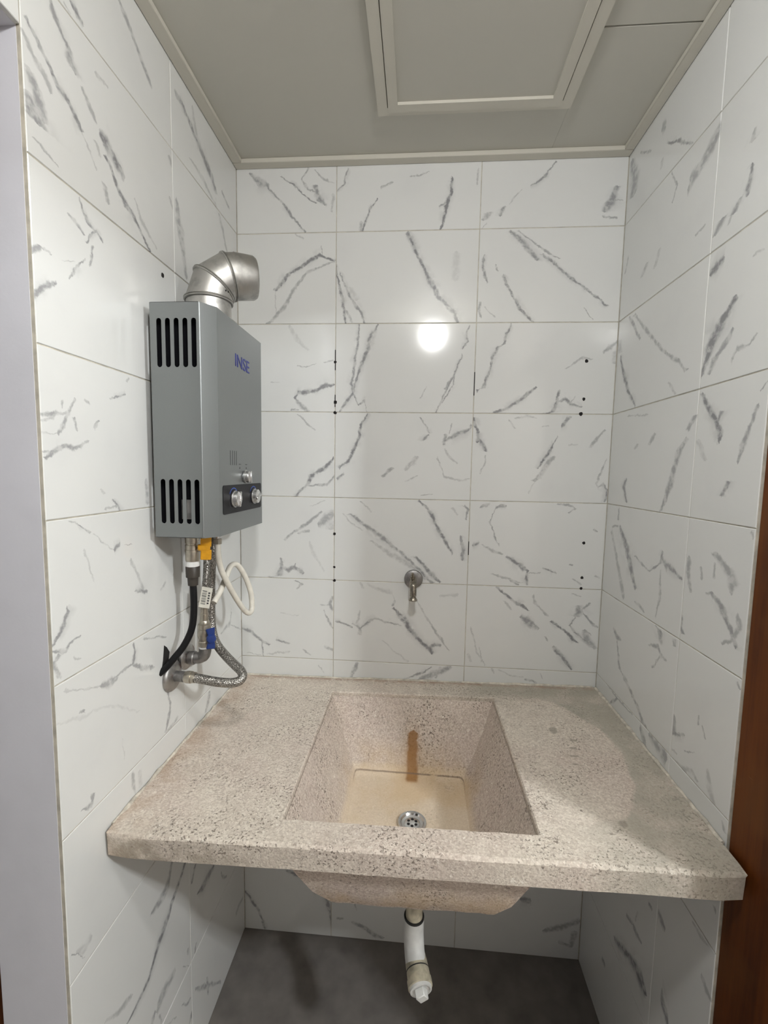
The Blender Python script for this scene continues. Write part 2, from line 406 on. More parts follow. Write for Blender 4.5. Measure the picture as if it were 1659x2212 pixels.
# ------------------------------------------------------------------ the setting
VEINS = {
 ('b', 0, 0): [
  (0,0.6,(0.242,0.671,0.0194,0.304,0.617,0.0169,0.371,0.591,0.0153)),
  (1,0.6,(0.273,0.637,0.008,0.363,0.555,0.0076,0.451,0.493,0.0077,0.51,0.432,0.0083,0.573,0.37,0.0082)),
  (0,0.7,(0.468,0.645,0.0058,0.575,0.571,0.0061,0.647,0.503,0.0062,0.708,0.462,0.0058)),
  (1,0.5,(0.448,0.789,0.0129,0.473,0.738,0.0081,0.531,0.707,0.008,0.57,0.646,0.0082,0.628,0.611,0.0061,0.692,0.656,0.0074)),
  (0,0.4,(0.707,0.68,0.0053,0.768,0.622,0.0046,0.837,0.592,0.0041)),
  (1,0.6,(0.453,0.779,0.0181,0.502,0.728,0.0147,0.578,0.707,0.0135)),
  (1,0.3,(0.404,0.825,0.0082,0.518,0.837,0.0081)),
 ],
 ('b', 0, 1): [
  (1,0.7,(0.54,-0.001,0.0082,0.581,0.054,0.0057,0.683,0.078,0.0052)),
  (0,0.5,(0.313,0.555,0.011,0.392,0.581,0.011)),
  (1,0.7,(0.267,0.183,0.0053,0.342,0.207,0.0054,0.417,0.241,0.0059,0.477,0.29,0.0064)),
  (1,0.4,(0.272,0.173,0.0121,0.334,0.177,0.0121)),
  (1,0.8,(0.27,0.729,0.0082,0.349,0.751,0.0081,0.432,0.768,0.0082,0.515,0.8,0.0079,0.598,0.797,0.0077)),
  (0,0.6,(0.72,0.419,0.0078,0.758,0.441,0.0078)),
  (0,0.5,(0.514,0.623,0.0065,0.583,0.626,0.0067,0.641,0.652,0.0073)),
  (1,0.35,(0.555,0.974,0.0075,0.658,0.974,0.0074)),
 ],
 ('b', 0, 2): [
  (0,0.6,(0.354,0.541,0.0056,0.394,0.564,0.006,0.456,0.612,0.0073,0.509,0.688,0.0087)),
  (1,0.35,(0.423,0.212,0.0044,0.47,0.251,0.0045,0.512,0.29,0.0045)),
  (1,0.6,(0.353,0.149,0.0145,0.408,0.179,0.0145)),
  (1,0.5,(0.324,0.042,0.0238,0.371,0.078,0.0238)),
  (1,0.4,(0.266,0.036,0.0055,0.299,0.064,0.0055)),
  (1,0.6,(0.36,0.847,0.0203,0.407,0.869,0.0207,0.445,0.89,0.0203,0.515,0.918,0.0198)),
  (0,0.5,(0.875,0.43,0.0054,0.955,0.426,0.0054)),
  (0,0.5,(0.837,0.329,0.0078,0.926,0.321,0.0078)),
 ],
 ('b', 1, 0): [
  (0,0.85,(0.424,0.427,0.0125,0.466,0.476,0.0121,0.513,0.524,0.0105,0.566,0.557,0.0094,0.628,0.595,0.0093,0.69,0.633,0.0091,0.746,0.661,0.0079,0.772,0.646,0.0083,0.842,0.624,0.0081)),
  (1,0.3,(0.269,0.423,0.0032,0.309,0.42,0.0032,0.428,0.424,0.0031)),
  (0,0.5,(0.375,0.194,0.0121,0.45,0.274,0.0119,0.503,0.328,0.014,0.539,0.396,0.0158,0.587,0.464,0.0137,0.649,0.542,0.01,0.742,0.579,0.0084,0.834,0.611,0.0083)),
  (1,0.4,(0.656,0.762,0.0041,0.719,0.755,0.0041)),
  (0,0.3,(0.565,0.804,0.0078,0.627,0.769,0.0078)),
 ],
 ('b', 1, 1): [
  (1,0.7,(0.196,0.068,0.0062,0.275,0.062,0.0062,0.353,0.051,0.0063,0.452,0.025,0.0063,0.578,0.001,0.0062)),
  (1,0.6,(0.19,0.207,0.0065,0.264,0.18,0.0068,0.323,0.138,0.0071,0.412,0.086,0.0068,0.529,0.034,0.0066)),
  (1,0.2,(0.352,0.148,0.0299,0.431,0.096,0.0298)),
  (1,0.4,(0.195,0.119,0.0114,0.275,0.078,0.0114)),
  (1,0.75,(0.186,0.867,0.0103,0.254,0.845,0.0115,0.307,0.788,0.0136,0.376,0.722,0.0121,0.463,0.67,0.011,0.588,0.607,0.0108,0.694,0.555,0.0108,0.789,0.508,0.0108)),
  (1,0.25,(0.673,0.565,0.0238,0.769,0.523,0.0238)),
  (1,0.15,(0.476,0.844,0.0383,0.656,0.847,0.0381)),
 ],
 ('b', 1, 2): [
  (1,0.6,(0.606,0.418,0.0137,0.664,0.357,0.0132,0.713,0.314,0.0126,0.754,0.279,0.0134,0.799,0.227,0.0143)),
  (0,0.5,(0.285,0.797,0.0063,0.345,0.744,0.0058,0.413,0.702,0.0057,0.482,0.649,0.0057,0.558,0.604,0.0055)),
  (0,0.65,(0.449,0.638,0.0069,0.526,0.58,0.0071,0.621,0.498,0.007,0.706,0.441,0.0067,0.766,0.396,0.0067,0.834,0.35,0.0071,0.886,0.297,0.0078)),
  (1,0.6,(0.465,0.082,0.0065,0.498,0.064,0.0061,0.556,0.05,0.0059,0.637,0.055,0.0059)),
  (1,0.5,(0.529,0.155,0.009,0.579,0.132,0.009)),
  (1,0.75,(0.187,0.409,0.0106,0.224,0.369,0.0106,0.274,0.317,0.0092,0.341,0.28,0.0085,0.399,0.244,0.0088,0.448,0.209,0.0082,0.498,0.194,0.0077)),
  (1,0.5,(0.2,0.809,0.004,0.279,0.747,0.004)),
  (1,0.5,(0.226,0.049,0.0082,0.268,0.031,0.0077,0.326,0.037,0.0077)),
  (0,0.3,(0.072,0.292,0.0068,0.143,0.226,0.0068)),
 ],
 ('b', 2, 0): [
  (1,0.2,(0.633,0.659,0.0201,0.694,0.586,0.0166,0.799,0.523,0.015)),
  (0,0.4,(0.586,0.512,0.003,0.66,0.51,0.0031,0.712,0.538,0.0034)),
  (0,0.4,(0.775,0.538,0.0063,0.843,0.558,0.0063)),
  (0,0.7,(0.565,0.288,0.0186,0.586,0.324,0.0103,0.65,0.33,0.0093,0.734,0.35,0.0098,0.787,0.381,0.0095,0.85,0.381,0.0091)),
  (1,0.5,(0.184,0.665,0.0159,0.217,0.628,0.0155,0.248,0.596,0.0141,0.289,0.565,0.0133)),
  (0,0.5,(0.532,0.196,0.0083,0.586,0.201,0.0083)),
  (0,0.3,(0.384,0.4,0.0031,0.448,0.4,0.0031)),
 ],
 ('b', 2, 1): [
  (1,0.6,(0.321,0.13,0.0063,0.402,0.124,0.0062,0.533,0.138,0.0063,0.633,0.158,0.0063,0.752,0.172,0.0062,0.807,0.166,0.0062)),
  (1,0.65,(0.183,0.032,0.0085,0.26,0.079,0.0089,0.322,0.13,0.008,0.423,0.155,0.0075,0.534,0.19,0.0077,0.633,0.235,0.0076,0.732,0.254,0.0078,0.801,0.304,0.0088)),
  (1,0.2,(0.662,0.245,0.0271,0.78,0.284,0.0269)),
  (0,0.6,(0.13,0.321,0.0101,0.178,0.24,0.0059,0.22,0.271,0.0071,0.232,0.19,0.0148)),
  (1,0.6,(0.189,0.74,0.0048,0.305,0.777,0.0049,0.395,0.82,0.0051,0.464,0.858,0.005,0.583,0.909,0.0049)),
  (1,0.6,(0.264,0.773,0.0073,0.385,0.85,0.0066,0.464,0.858,0.0061)),
  (1,0.3,(0.293,0.62,0.0047,0.374,0.664,0.0046)),
  (1,0.6,(0.635,0.911,0.007,0.685,0.939,0.0061,0.744,0.928,0.0061,0.794,0.952,0.0067)),
  (1,0.5,(0.354,0.79,0.009,0.414,0.823,0.0093,0.474,0.864,0.0096)),
 ],
 ('b', 2, 2): [
  (1,0.7,(0.355,0.025,0.0171,0.355,0.081,0.01,0.407,0.092,0.0063,0.475,0.115,0.0064,0.517,0.13,0.0062,0.577,0.141,0.0063,0.64,0.168,0.0079,0.669,0.217,0.0071,0.744,0.231,0.0063,0.794,0.259,0.0068)),
  (0,0.7,(0.16,0.188,0.0084,0.236,0.219,0.0087,0.312,0.262,0.0094,0.378,0.314,0.0102,0.443,0.373,0.0106)),
  (0,0.5,(0.895,0.616,0.0103,0.942,0.649,0.0112,0.981,0.69,0.0124)),
  (0,0.35,(0.637,0.496,0.0062,0.75,0.571,0.0055,0.816,0.566,0.005)),
  (1,0.3,(0.533,0.966,0.0165,0.616,0.969,0.0164)),
  (1,0.7,(0.191,0.502,0.0246,0.205,0.569,0.0173,0.239,0.584,0.0092,0.29,0.602,0.0087,0.35,0.607,0.0085)),
  (0,0.7,(0.607,0.273,0.0093,0.648,0.29,0.0085,0.692,0.256,0.0091,0.761,0.24,0.0086)),
  (1,0.5,(0.256,0.692,0.0055,0.316,0.714,0.0054)),
 ],
 ('b', 3, 0): [
  (0,0.4,(0.587,0.798,0.0094,0.642,0.741,0.0088,0.713,0.68,0.0085)),
  (1,0.8,(0.185,0.573,0.0102,0.227,0.599,0.0116,0.283,0.659,0.0109,0.349,0.692,0.0118,0.382,0.752,0.0153,0.426,0.806,0.0124,0.48,0.854,0.0115)),
  (0,0.5,(0.654,0.272,0.0076,0.741,0.282,0.0076,0.807,0.285,0.0085,0.861,0.346,0.0112)),
 ],
 ('b', 3, 1): [
  (1,0.75,(0.416,0.033,0.0164,0.449,0.097,0.0105,0.513,0.129,0.0082,0.588,0.16,0.0081,0.651,0.186,0.0077,0.725,0.19,0.008,0.798,0.243,0.0091)),
  (0,0.6,(0.023,0.33,0.0194,0.071,0.363,0.0194)),
  (1,0.6,(0.672,0.687,0.0069,0.718,0.665,0.0072,0.78,0.622,0.0076)),
  (1,0.6,(0.619,0.646,0.0138,0.662,0.682,0.0137)),
  (0,0.6,(0.793,0.606,0.0102,0.854,0.648,0.0096,0.916,0.674,0.009,0.967,0.695,0.0104,0.986,0.726,0.0156)),
  (1,0.5,(0.585,0.799,0.0126,0.663,0.807,0.0125)),
  (1,0.4,(0.678,0.832,0.0044,0.741,0.851,0.0043)),
  (1,0.5,(0.352,0.361,0.0185,0.417,0.424,0.0185)),
  (1,0.35,(0.403,0.525,0.0184,0.435,0.556,0.0174,0.499,0.608,0.0169)),
  (0,0.35,(0.527,0.318,0.006,0.611,0.362,0.006)),
  (1,0.3,(0.451,0.902,0.0102,0.492,0.848,0.0085,0.554,0.805,0.0076)),
  (0,0.35,(0.755,0.491,0.0135,0.811,0.355,0.0071,0.927,0.331,0.0052,0.979,0.348,0.0055)),
  (0,0.4,(0.646,0.22,0.0053,0.725,0.227,0.0053)),
 ],
 ('b', 3, 2): [
  (1,0.85,(0.612,0.056,0.0083,0.681,0.058,0.0084,0.718,0.034,0.0086,0.777,0.027,0.0083)),
  (1,0.7,(0.543,0.114,0.011,0.589,0.094,0.0116,0.635,0.06,0.0124)),
  (1,0.35,(0.385,0.083,0.005,0.451,0.108,0.0048,0.516,0.115,0.0046)),
  (1,0.35,(0.707,0.317,0.0067,0.766,0.274,0.0067)),
  (0,0.35,(0.318,0.784,0.0065,0.39,0.798,0.0063,0.463,0.781,0.0065)),
  (0,0.6,(0.635,0.737,0.0178,0.66,0.769,0.0149,0.695,0.792,0.0132)),
  (0,0.3,(0.501,0.727,0.0063,0.555,0.727,0.0063)),
  (1,0.8,(0.434,0.488,0.0072,0.485,0.522,0.0072,0.541,0.56,0.0067,0.596,0.58,0.0066,0.652,0.613,0.0069)),
  (1,0.45,(0.341,0.466,0.0191,0.36,0.492,0.0141,0.44,0.542,0.0133,0.514,0.593,0.0133)),
  (1,0.25,(0.252,0.433,0.0061,0.327,0.466,0.006)),
  (1,0.45,(0.581,0.844,0.0104,0.618,0.864,0.0105,0.659,0.888,0.0117,0.7,0.93,0.013)),
  (1,0.5,(0.303,0.909,0.0053,0.326,0.894,0.0045,0.354,0.906,0.0048,0.428,0.928,0.0048,0.502,0.959,0.0049)),
  (0,0.7,(0.909,0.308,0.008,0.944,0.323,0.0076,0.973,0.286,0.0113)),
  (1,0.7,(0.198,0.956,0.0081,0.227,0.969,0.0073,0.291,0.972,0.0071)),
  (0,0.25,(0.691,0.597,0.0064,0.759,0.598,0.0064)),
 ],
 ('b', 4, 0): [
  (0,0.5,(0.743,0.611,0.0259,0.787,0.639,0.027,0.858,0.695,0.0276)),
  (1,0.25,(0.575,0.831,0.0344,0.641,0.852,0.0344)),
  (0,0.5,(0.487,0.493,0.0109,0.588,0.568,0.0109,0.677,0.636,0.011,0.765,0.704,0.0109)),
  (0,0.4,(0.588,0.54,0.0102,0.677,0.565,0.0102)),
  (0,0.35,(0.676,0.745,0.0058,0.786,0.786,0.0058)),
  (1,0.6,(0.195,0.362,0.029,0.201,0.436,0.0149,0.287,0.464,0.0102,0.343,0.453,0.0104)),
  (0,0.6,(0.464,0.275,0.0133,0.509,0.249,0.0112,0.555,0.278,0.0113,0.622,0.236,0.0135)),
  (1,0.5,(0.256,0.548,0.007,0.307,0.565,0.007)),
  (1,0.15,(0.253,0.789,0.0093,0.395,0.699,0.0088,0.472,0.677,0.0081)),
 ],
 ('b', 4, 1): [
  (0,0.6,(0.123,0.693,0.0111,0.211,0.625,0.0108,0.288,0.573,0.0105,0.398,0.5,0.0109,0.464,0.442,0.0112,0.574,0.358,0.0119,0.729,0.199,0.0125)),
  (0,0.3,(0.068,0.697,0.0066,0.135,0.623,0.0059,0.212,0.57,0.0053)),
  (0,0.3,(0.289,0.496,0.0153,0.377,0.428,0.0144,0.465,0.381,0.0137,0.596,0.309,0.0148,0.684,0.224,0.0167)),
  (1,0.4,(0.715,0.274,0.0077,0.792,0.198,0.0077)),
  (1,0.75,(0.427,0.881,0.0104,0.491,0.836,0.01,0.555,0.802,0.0098,0.651,0.747,0.0097,0.735,0.702,0.011,0.798,0.626,0.0134)),
  (1,0.7,(0.201,0.797,0.0159,0.249,0.737,0.0135,0.324,0.681,0.013,0.387,0.615,0.0141)),
  (1,0.6,(0.672,0.973,0.0074,0.752,0.986,0.0074,0.773,0.954,0.0137)),
  (1,0.25,(0.708,0.914,0.0137,0.76,0.87,0.0137)),
  (1,0.6,(0.376,0.962,0.0116,0.452,0.964,0.0117,0.548,0.94,0.0119)),
 ],
 ('b', 4, 2): [
  (0,0.5,(0.087,0.77,0.0078,0.134,0.781,0.0079,0.161,0.791,0.0081)),
  (0,0.6,(0.208,0.764,0.0117,0.235,0.783,0.0099,0.277,0.784,0.0094)),
  (1,0.55,(0.498,0.242,0.0057,0.531,0.213,0.0047,0.607,0.187,0.0045,0.664,0.161,0.0042,0.702,0.174,0.0046,0.77,0.208,0.0047)),
  (0,0.6,(0.046,0.488,0.0123,0.088,0.503,0.0123)),
  (0,0.5,(0.116,0.49,0.0089,0.184,0.449,0.0083,0.26,0.427,0.008)),
  (0,0.7,(0.288,0.409,0.0105,0.345,0.382,0.0112,0.413,0.331,0.0113,0.451,0.313,0.0105)),
  (1,0.7,(0.207,0.45,0.0066,0.26,0.443,0.0065,0.314,0.45,0.0066)),
  (0,0.4,(0.46,0.294,0.0048,0.544,0.297,0.0048)),
  (0,0.7,(0.56,0.331,0.0071,0.608,0.314,0.0069,0.654,0.306,0.0068)),
  (0,0.4,(0.19,0.275,0.006,0.276,0.254,0.006,0.361,0.233,0.0059,0.418,0.22,0.0059)),
  (0,0.5,(0.323,0.231,0.0082,0.39,0.208,0.0082)),
  (0,0.4,(0.771,0.257,0.0085,0.833,0.226,0.0085)),
  (0,0.5,(0.738,0.361,0.0067,0.766,0.358,0.0067)),
  (0,0.5,(0.637,0.797,0.0056,0.71,0.797,0.0057,0.761,0.772,0.0061)),
  (0,0.45,(0.718,0.739,0.0083,0.761,0.772,0.0083)),
  (0,0.5,(0.896,0.622,0.0087,0.924,0.613,0.0087)),
  (0,0.35,(0.929,0.292,0.0101,0.962,0.279,0.0101)),
 ],
 ('b', 5, 0): [
  (1,0.5,(0.736,0.577,0.0107,0.777,0.616,0.008,0.798,0.565,0.0211)),
  (1,0.5,(0.582,0.846,0.0139,0.633,0.835,0.0134,0.691,0.857,0.0142)),
  (0,0.3,(0.762,0.619,0.0079,0.846,0.622,0.0079)),
  (1,0.5,(0.43,0.862,0.0073,0.463,0.836,0.0064,0.575,0.79,0.0061)),
  (0,0.6,(0.15,0.409,0.0091,0.222,0.378,0.0099,0.302,0.312,0.01,0.36,0.285,0.0091)),
  (1,0.6,(0.195,0.307,0.007,0.312,0.302,0.0069)),
  (0,0.6,(0.417,0.329,0.0087,0.463,0.314,0.0086,0.514,0.299,0.0085)),
  (0,0.4,(0.622,0.258,0.0094,0.691,0.22,0.0094)),
  (0,0.4,(0.792,0.289,0.0121,0.86,0.269,0.0121)),
  (0,0.2,(0.452,0.543,0.0046,0.588,0.526,0.0046)),
  (0,0.3,(0.185,0.213,0.0059,0.29,0.2,0.0059)),
  (0,0.25,(0.347,0.209,0.0071,0.52,0.241,0.007)),
 ],
 ('b', 5, 1): [
  (0,0.6,(0.018,0.493,0.0083,0.077,0.479,0.0084,0.144,0.453,0.0086)),
  (0,0.6,(0.143,0.482,0.0088,0.188,0.461,0.0095,0.211,0.439,0.0111)),
  (1,0.5,(0.393,0.2,0.0134,0.439,0.205,0.0134)),
  (0,0.6,(0.21,0.451,0.0088,0.265,0.498,0.0083,0.315,0.529,0.0068,0.398,0.51,0.007,0.509,0.481,0.007)),
  (1,0.35,(0.488,0.171,0.009,0.518,0.198,0.0069,0.586,0.198,0.0066)),
  (1,0.4,(0.755,0.228,0.0125,0.799,0.206,0.0125)),
  (0,0.25,(0.261,0.795,0.0127,0.338,0.754,0.0117,0.448,0.736,0.0138,0.461,0.664,0.0313)),
  (1,0.5,(0.636,0.455,0.0111,0.67,0.462,0.0111)),
  (1,0.75,(0.284,0.753,0.0125,0.322,0.724,0.0145,0.392,0.641,0.0145,0.468,0.574,0.0123,0.534,0.539,0.0128,0.609,0.461,0.0145)),
  (0,0.6,(0.724,0.322,0.0096,0.773,0.341,0.0092,0.822,0.343,0.009)),
  (1,0.45,(0.367,0.837,0.0081,0.4,0.815,0.008,0.498,0.747,0.008,0.585,0.69,0.0079,0.672,0.634,0.0079)),
  (1,0.35,(0.301,0.882,0.0068,0.41,0.803,0.0068)),
  (0,0.2,(0.805,0.722,0.0139,0.933,0.738,0.0138)),
  (0,0.2,(0.378,0.356,0.0074,0.468,0.281,0.0073,0.569,0.206,0.0071)),
 ],
 ('b', 5, 2): [
  (0,0.8,(0.236,0.802,0.0085,0.3,0.753,0.0084,0.368,0.702,0.0081,0.426,0.67,0.0081,0.465,0.638,0.0087)),
  (1,0.3,(0.638,0.347,0.0102,0.699,0.292,0.0102)),
  (0,0.6,(0.415,0.592,0.02,0.468,0.555,0.0195,0.545,0.509,0.0191)),
  (1,0.4,(0.605,0.606,0.009,0.647,0.566,0.0093,0.694,0.517,0.0076,0.752,0.505,0.0066)),
  (0,0.8,(0.636,0.562,0.008,0.694,0.525,0.008,0.742,0.493,0.0088,0.791,0.441,0.009,0.84,0.404,0.0084)),
  (1,0.5,(0.413,0.615,0.0091,0.452,0.59,0.0091)),
  (1,0.7,(0.205,0.804,0.0121,0.243,0.773,0.0123,0.291,0.734,0.0125,0.348,0.684,0.0123,0.377,0.664,0.0116)),
  (1,0.6,(0.609,0.814,0.0261,0.639,0.835,0.0207,0.687,0.819,0.0218)),
  (0,0.5,(0.835,0.648,0.0074,0.909,0.71,0.0074)),
  (0,0.55,(0.863,0.63,0.0098,0.922,0.565,0.0091,0.971,0.528,0.0083)),
  (1,0.6,(0.427,0.893,0.0115,0.482,0.816,0.01,0.539,0.767,0.0065,0.609,0.814,0.008)),
  (1,0.5,(0.371,0.956,0.0261,0.427,0.902,0.0218,0.505,0.875,0.0196)),
  (0,0.4,(0.88,0.504,0.0057,0.928,0.472,0.0057)),
  (0,0.3,(0.768,0.772,0.0058,0.838,0.76,0.0058)),
  (1,0.3,(0.207,0.169,0.0061,0.289,0.109,0.0053,0.389,0.086,0.005,0.487,0.054,0.0051)),
  (1,0.3,(0.23,0.14,0.0068,0.34,0.126,0.0068)),
  (1,0.2,(0.226,0.063,0.0155,0.286,0.042,0.0155)),
 ],
 ('b', 6, 0): [
  (1,0.3,(0.706,0.793,0.0091,0.762,0.748,0.0091)),
 ],
 ('b', 6, 1): [
  (1,0.55,(0.688,0.142,0.0133,0.753,0.17,0.0131,0.798,0.186,0.013)),
  (0,0.6,(0.55,0.687,0.0065,0.604,0.719,0.0061,0.692,0.746,0.0064,0.746,0.795,0.0075)),
  (0,0.55,(0.671,0.693,0.0215,0.758,0.738,0.0211,0.823,0.764,0.021,0.898,0.803,0.0213)),
  (1,0.4,(0.706,0.791,0.0103,0.799,0.821,0.0103)),
 ],
 ('b', 6, 2): [
  (1,0.5,(0.77,0.239,0.0071,0.805,0.228,0.0071)),
  (0,0.25,(0.276,0.8,0.0055,0.354,0.766,0.0052,0.45,0.751,0.0051)),
  (0,0.5,(0.47,0.732,0.0071,0.517,0.729,0.0071,0.556,0.716,0.0074)),
  (1,0.3,(0.749,0.601,0.0054,0.788,0.58,0.0054)),
 ],
 ('b', 8, 0): [
  (1,0.6,(0.161,0.307,0.0082,0.318,0.259,0.0088,0.405,0.195,0.01,0.475,0.147,0.0098)),
  (0,0.6,(0.497,0.689,0.011,0.614,0.649,0.0116,0.678,0.599,0.015,0.731,0.524,0.0175)),
  (1,0.6,(0.207,0.87,0.0086,0.332,0.858,0.0087,0.466,0.826,0.0087,0.612,0.809,0.0085)),
 ],
 ('b', 8, 1): [
  (1,0.4,(0.398,0.208,0.008,0.53,0.164,0.0079)),
  (0,0.55,(0.177,0.287,0.0149,0.262,0.256,0.0156,0.336,0.206,0.0158,0.42,0.169,0.0152)),
  (0,0.5,(0.046,0.308,0.0115,0.099,0.319,0.0115)),
 ],
 ('b', 8, 2): [
  (0,0.6,(0.511,0.625,0.0221,0.595,0.609,0.0221)),
  (1,0.5,(0.498,0.287,0.0149,0.569,0.312,0.0148)),
  (0,0.5,(0.707,0.371,0.0217,0.838,0.41,0.0223,0.966,0.479,0.023)),
  (1,0.45,(0.25,0.923,0.0221,0.383,0.938,0.022)),
  (0,0.5,(0.822,0.283,0.0194,0.923,0.257,0.0194)),
 ],
 ('l', 0, 0): [
  (0,0.5,(0.122,0.579,0.0242,0.185,0.581,0.0248)),
  (0,0.65,(0.185,0.581,0.0163,0.266,0.537,0.0162,0.354,0.499,0.0162,0.449,0.458,0.0175,0.551,0.404,0.0216,0.593,0.354,0.0289)),
  (1,0.3,(0.471,0.429,0.0192,0.547,0.338,0.0145,0.649,0.306,0.0114)),
  (0,0.5,(0.685,0.409,0.0171,0.794,0.372,0.0177)),
  (0,0.35,(0.275,0.344,0.0082,0.424,0.326,0.0095,0.589,0.277,0.0109)),
 ],
 ('l', 0, 1): [
  (0,0.3,(0.239,0.281,0.0067,0.265,0.274,0.0068)),
  (0,0.7,(0.271,0.317,0.0092,0.301,0.308,0.0099,0.333,0.293,0.0107)),
  (0,0.5,(0.557,0.59,0.0118,0.618,0.559,0.0132,0.671,0.516,0.0143,0.728,0.478,0.0142,0.788,0.437,0.0147)),
 ],
 ('l', 1, 0): [
  (1,0.5,(0.216,0.194,0.0192,0.347,0.166,0.0191,0.456,0.138,0.0188,0.579,0.112,0.0183)),
  (1,0.4,(0.62,0.747,0.0166,0.736,0.678,0.0167,0.791,0.633,0.0175)),
 ],
 ('l', 1, 1): [
  (1,0.6,(0.624,0.288,0.0116,0.66,0.259,0.0102,0.692,0.246,0.011,0.715,0.218,0.013,0.743,0.192,0.0105,0.776,0.173,0.0092)),
  (1,0.5,(0.626,0.284,0.0294,0.639,0.265,0.0182,0.686,0.246,0.0154)),
  (0,0.45,(0.318,0.598,0.0111,0.349,0.56,0.0096,0.391,0.532,0.0086)),
  (0,0.75,(0.407,0.502,0.0184,0.452,0.479,0.0198,0.5,0.448,0.0202,0.55,0.422,0.0199)),
  (1,0.3,(0.409,0.402,0.0135,0.452,0.377,0.0133)),
  (0,0.75,(0.44,0.434,0.0116,0.495,0.369,0.0112,0.554,0.313,0.0091,0.62,0.288,0.0091,0.676,0.241,0.011,0.73,0.195,0.0113)),
  (0,0.3,(0.623,0.366,0.0142,0.667,0.307,0.0108,0.79,0.231,0.0101)),
  (0,0.7,(0.069,0.618,0.0082,0.11,0.587,0.0088,0.147,0.554,0.0097,0.186,0.514,0.0083,0.235,0.5,0.0083,0.279,0.462,0.0104,0.302,0.439,0.0111)),
  (1,0.3,(0.341,0.38,0.006,0.391,0.339,0.0058,0.439,0.301,0.0057)),
  (1,0.4,(0.459,0.154,0.0079,0.48,0.148,0.0112,0.505,0.117,0.0149,0.529,0.081,0.0123,0.572,0.048,0.0103)),
  (1,0.6,(0.313,0.102,0.0358,0.322,0.087,0.0245,0.354,0.064,0.0213,0.386,0.042,0.0209)),
  (1,0.55,(0.341,0.12,0.0172,0.374,0.103,0.0151,0.424,0.09,0.0145,0.465,0.074,0.0151)),
  (0,0.4,(0.073,0.252,0.0042,0.114,0.239,0.0042,0.171,0.225,0.0043)),
  (1,0.45,(0.248,0.439,0.0137,0.313,0.424,0.0135)),
  (0,0.3,(0.393,0.721,0.0078,0.466,0.721,0.0081)),
  (1,0.35,(0.713,0.97,0.0291,0.76,0.934,0.0286)),
  (1,0.3,(0.464,0.989,0.0162,0.554,0.925,0.0157)),
 ],
 ('l', 2, 1): [
  (1,0.6,(0.711,0.356,0.0165,0.724,0.322,0.0104,0.76,0.291,0.0074,0.799,0.273,0.0066)),
  (0,0.55,(0.21,0.709,0.0057,0.255,0.7,0.0069,0.295,0.674,0.0083)),
  (1,0.6,(0.65,0.305,0.0063,0.72,0.361,0.0065)),
  (0,0.6,(0.361,0.717,0.0075,0.401,0.7,0.0076)),
  (1,0.6,(0.566,0.317,0.0088,0.655,0.34,0.0088)),
  (1,0.6,(0.472,0.203,0.0068,0.514,0.236,0.0069,0.58,0.293,0.0072)),
  (1,0.55,(0.485,0.039,0.0149,0.523,0.076,0.0152)),
  (0,0.5,(0.076,0.523,0.0038,0.12,0.522,0.0039)),
  (0,0.3,(0.176,0.521,0.0028,0.238,0.546,0.0029)),
  (0,0.6,(0.04,0.339,0.0125,0.066,0.374,0.011,0.099,0.404,0.0091,0.143,0.429,0.0089)),
 ],
 ('l', 3, 1): [
  (1,0.4,(0.779,0.524,0.0073,0.796,0.54,0.0074)),
  (0,0.6,(0.411,0.679,0.0066,0.505,0.717,0.0069)),
  (1,0.5,(0.501,0.115,0.0075,0.524,0.134,0.0074,0.578,0.169,0.0073,0.613,0.182,0.0073,0.647,0.206,0.0076)),
  (1,0.4,(0.606,0.142,0.0068,0.626,0.147,0.0069)),
  (0,0.4,(0.259,0.649,0.0076,0.279,0.64,0.0077)),
  (0,0.55,(0.036,0.566,0.0061,0.09,0.573,0.0063,0.166,0.588,0.0066)),
  (0,0.4,(0.031,0.542,0.0036,0.089,0.562,0.0038,0.152,0.586,0.004)),
  (1,0.5,(0.526,0.214,0.0075,0.57,0.197,0.0074)),
  (0,0.5,(0.302,0.543,0.0091,0.338,0.577,0.0093)),
  (0,0.6,(0.054,0.413,0.0066,0.095,0.441,0.0062,0.145,0.462,0.0055,0.195,0.456,0.0057,0.227,0.472,0.007,0.26,0.495,0.0075)),
  (0,0.3,(0.041,0.505,0.0032,0.112,0.501,0.0033)),
  (0,0.4,(0.037,0.438,0.0053,0.082,0.435,0.0054)),
  (1,0.4,(0.278,0.347,0.0103,0.298,0.331,0.0102)),
  (1,0.6,(0.194,0.447,0.0101,0.244,0.401,0.0099)),
  (0,0.4,(0.353,0.209,0.0076,0.428,0.209,0.0079)),
  (1,0.4,(0.206,0.656,0.0146,0.33,0.65,0.0144)),
 ],
 ('l', 4, 1): [
  (0,0.5,(0.148,0.796,0.0058,0.192,0.786,0.006)),
  (0,0.6,(0.192,0.78,0.0049,0.261,0.738,0.0051)),
  (0,0.3,(0.277,0.73,0.0036,0.327,0.685,0.0033,0.389,0.649,0.0031)),
  (0,0.6,(0.393,0.648,0.01,0.438,0.66,0.0103)),
  (0,0.4,(0.468,0.655,0.0041,0.521,0.647,0.0042)),
  (1,0.25,(0.536,0.266,0.0055,0.605,0.241,0.0054,0.681,0.223,0.0053)),
  (1,0.3,(0.41,0.602,0.01,0.497,0.554,0.0097,0.58,0.508,0.0095)),
  (0,0.6,(0.53,0.417,0.0068,0.589,0.414,0.0067,0.629,0.394,0.0073)),
  (1,0.6,(0.337,0.044,0.0076,0.398,0.09,0.0076,0.452,0.126,0.0066,0.474,0.119,0.0054)),
  (0,0.55,(0.047,0.32,0.0046,0.102,0.307,0.0054,0.128,0.33,0.0062,0.176,0.332,0.0054)),
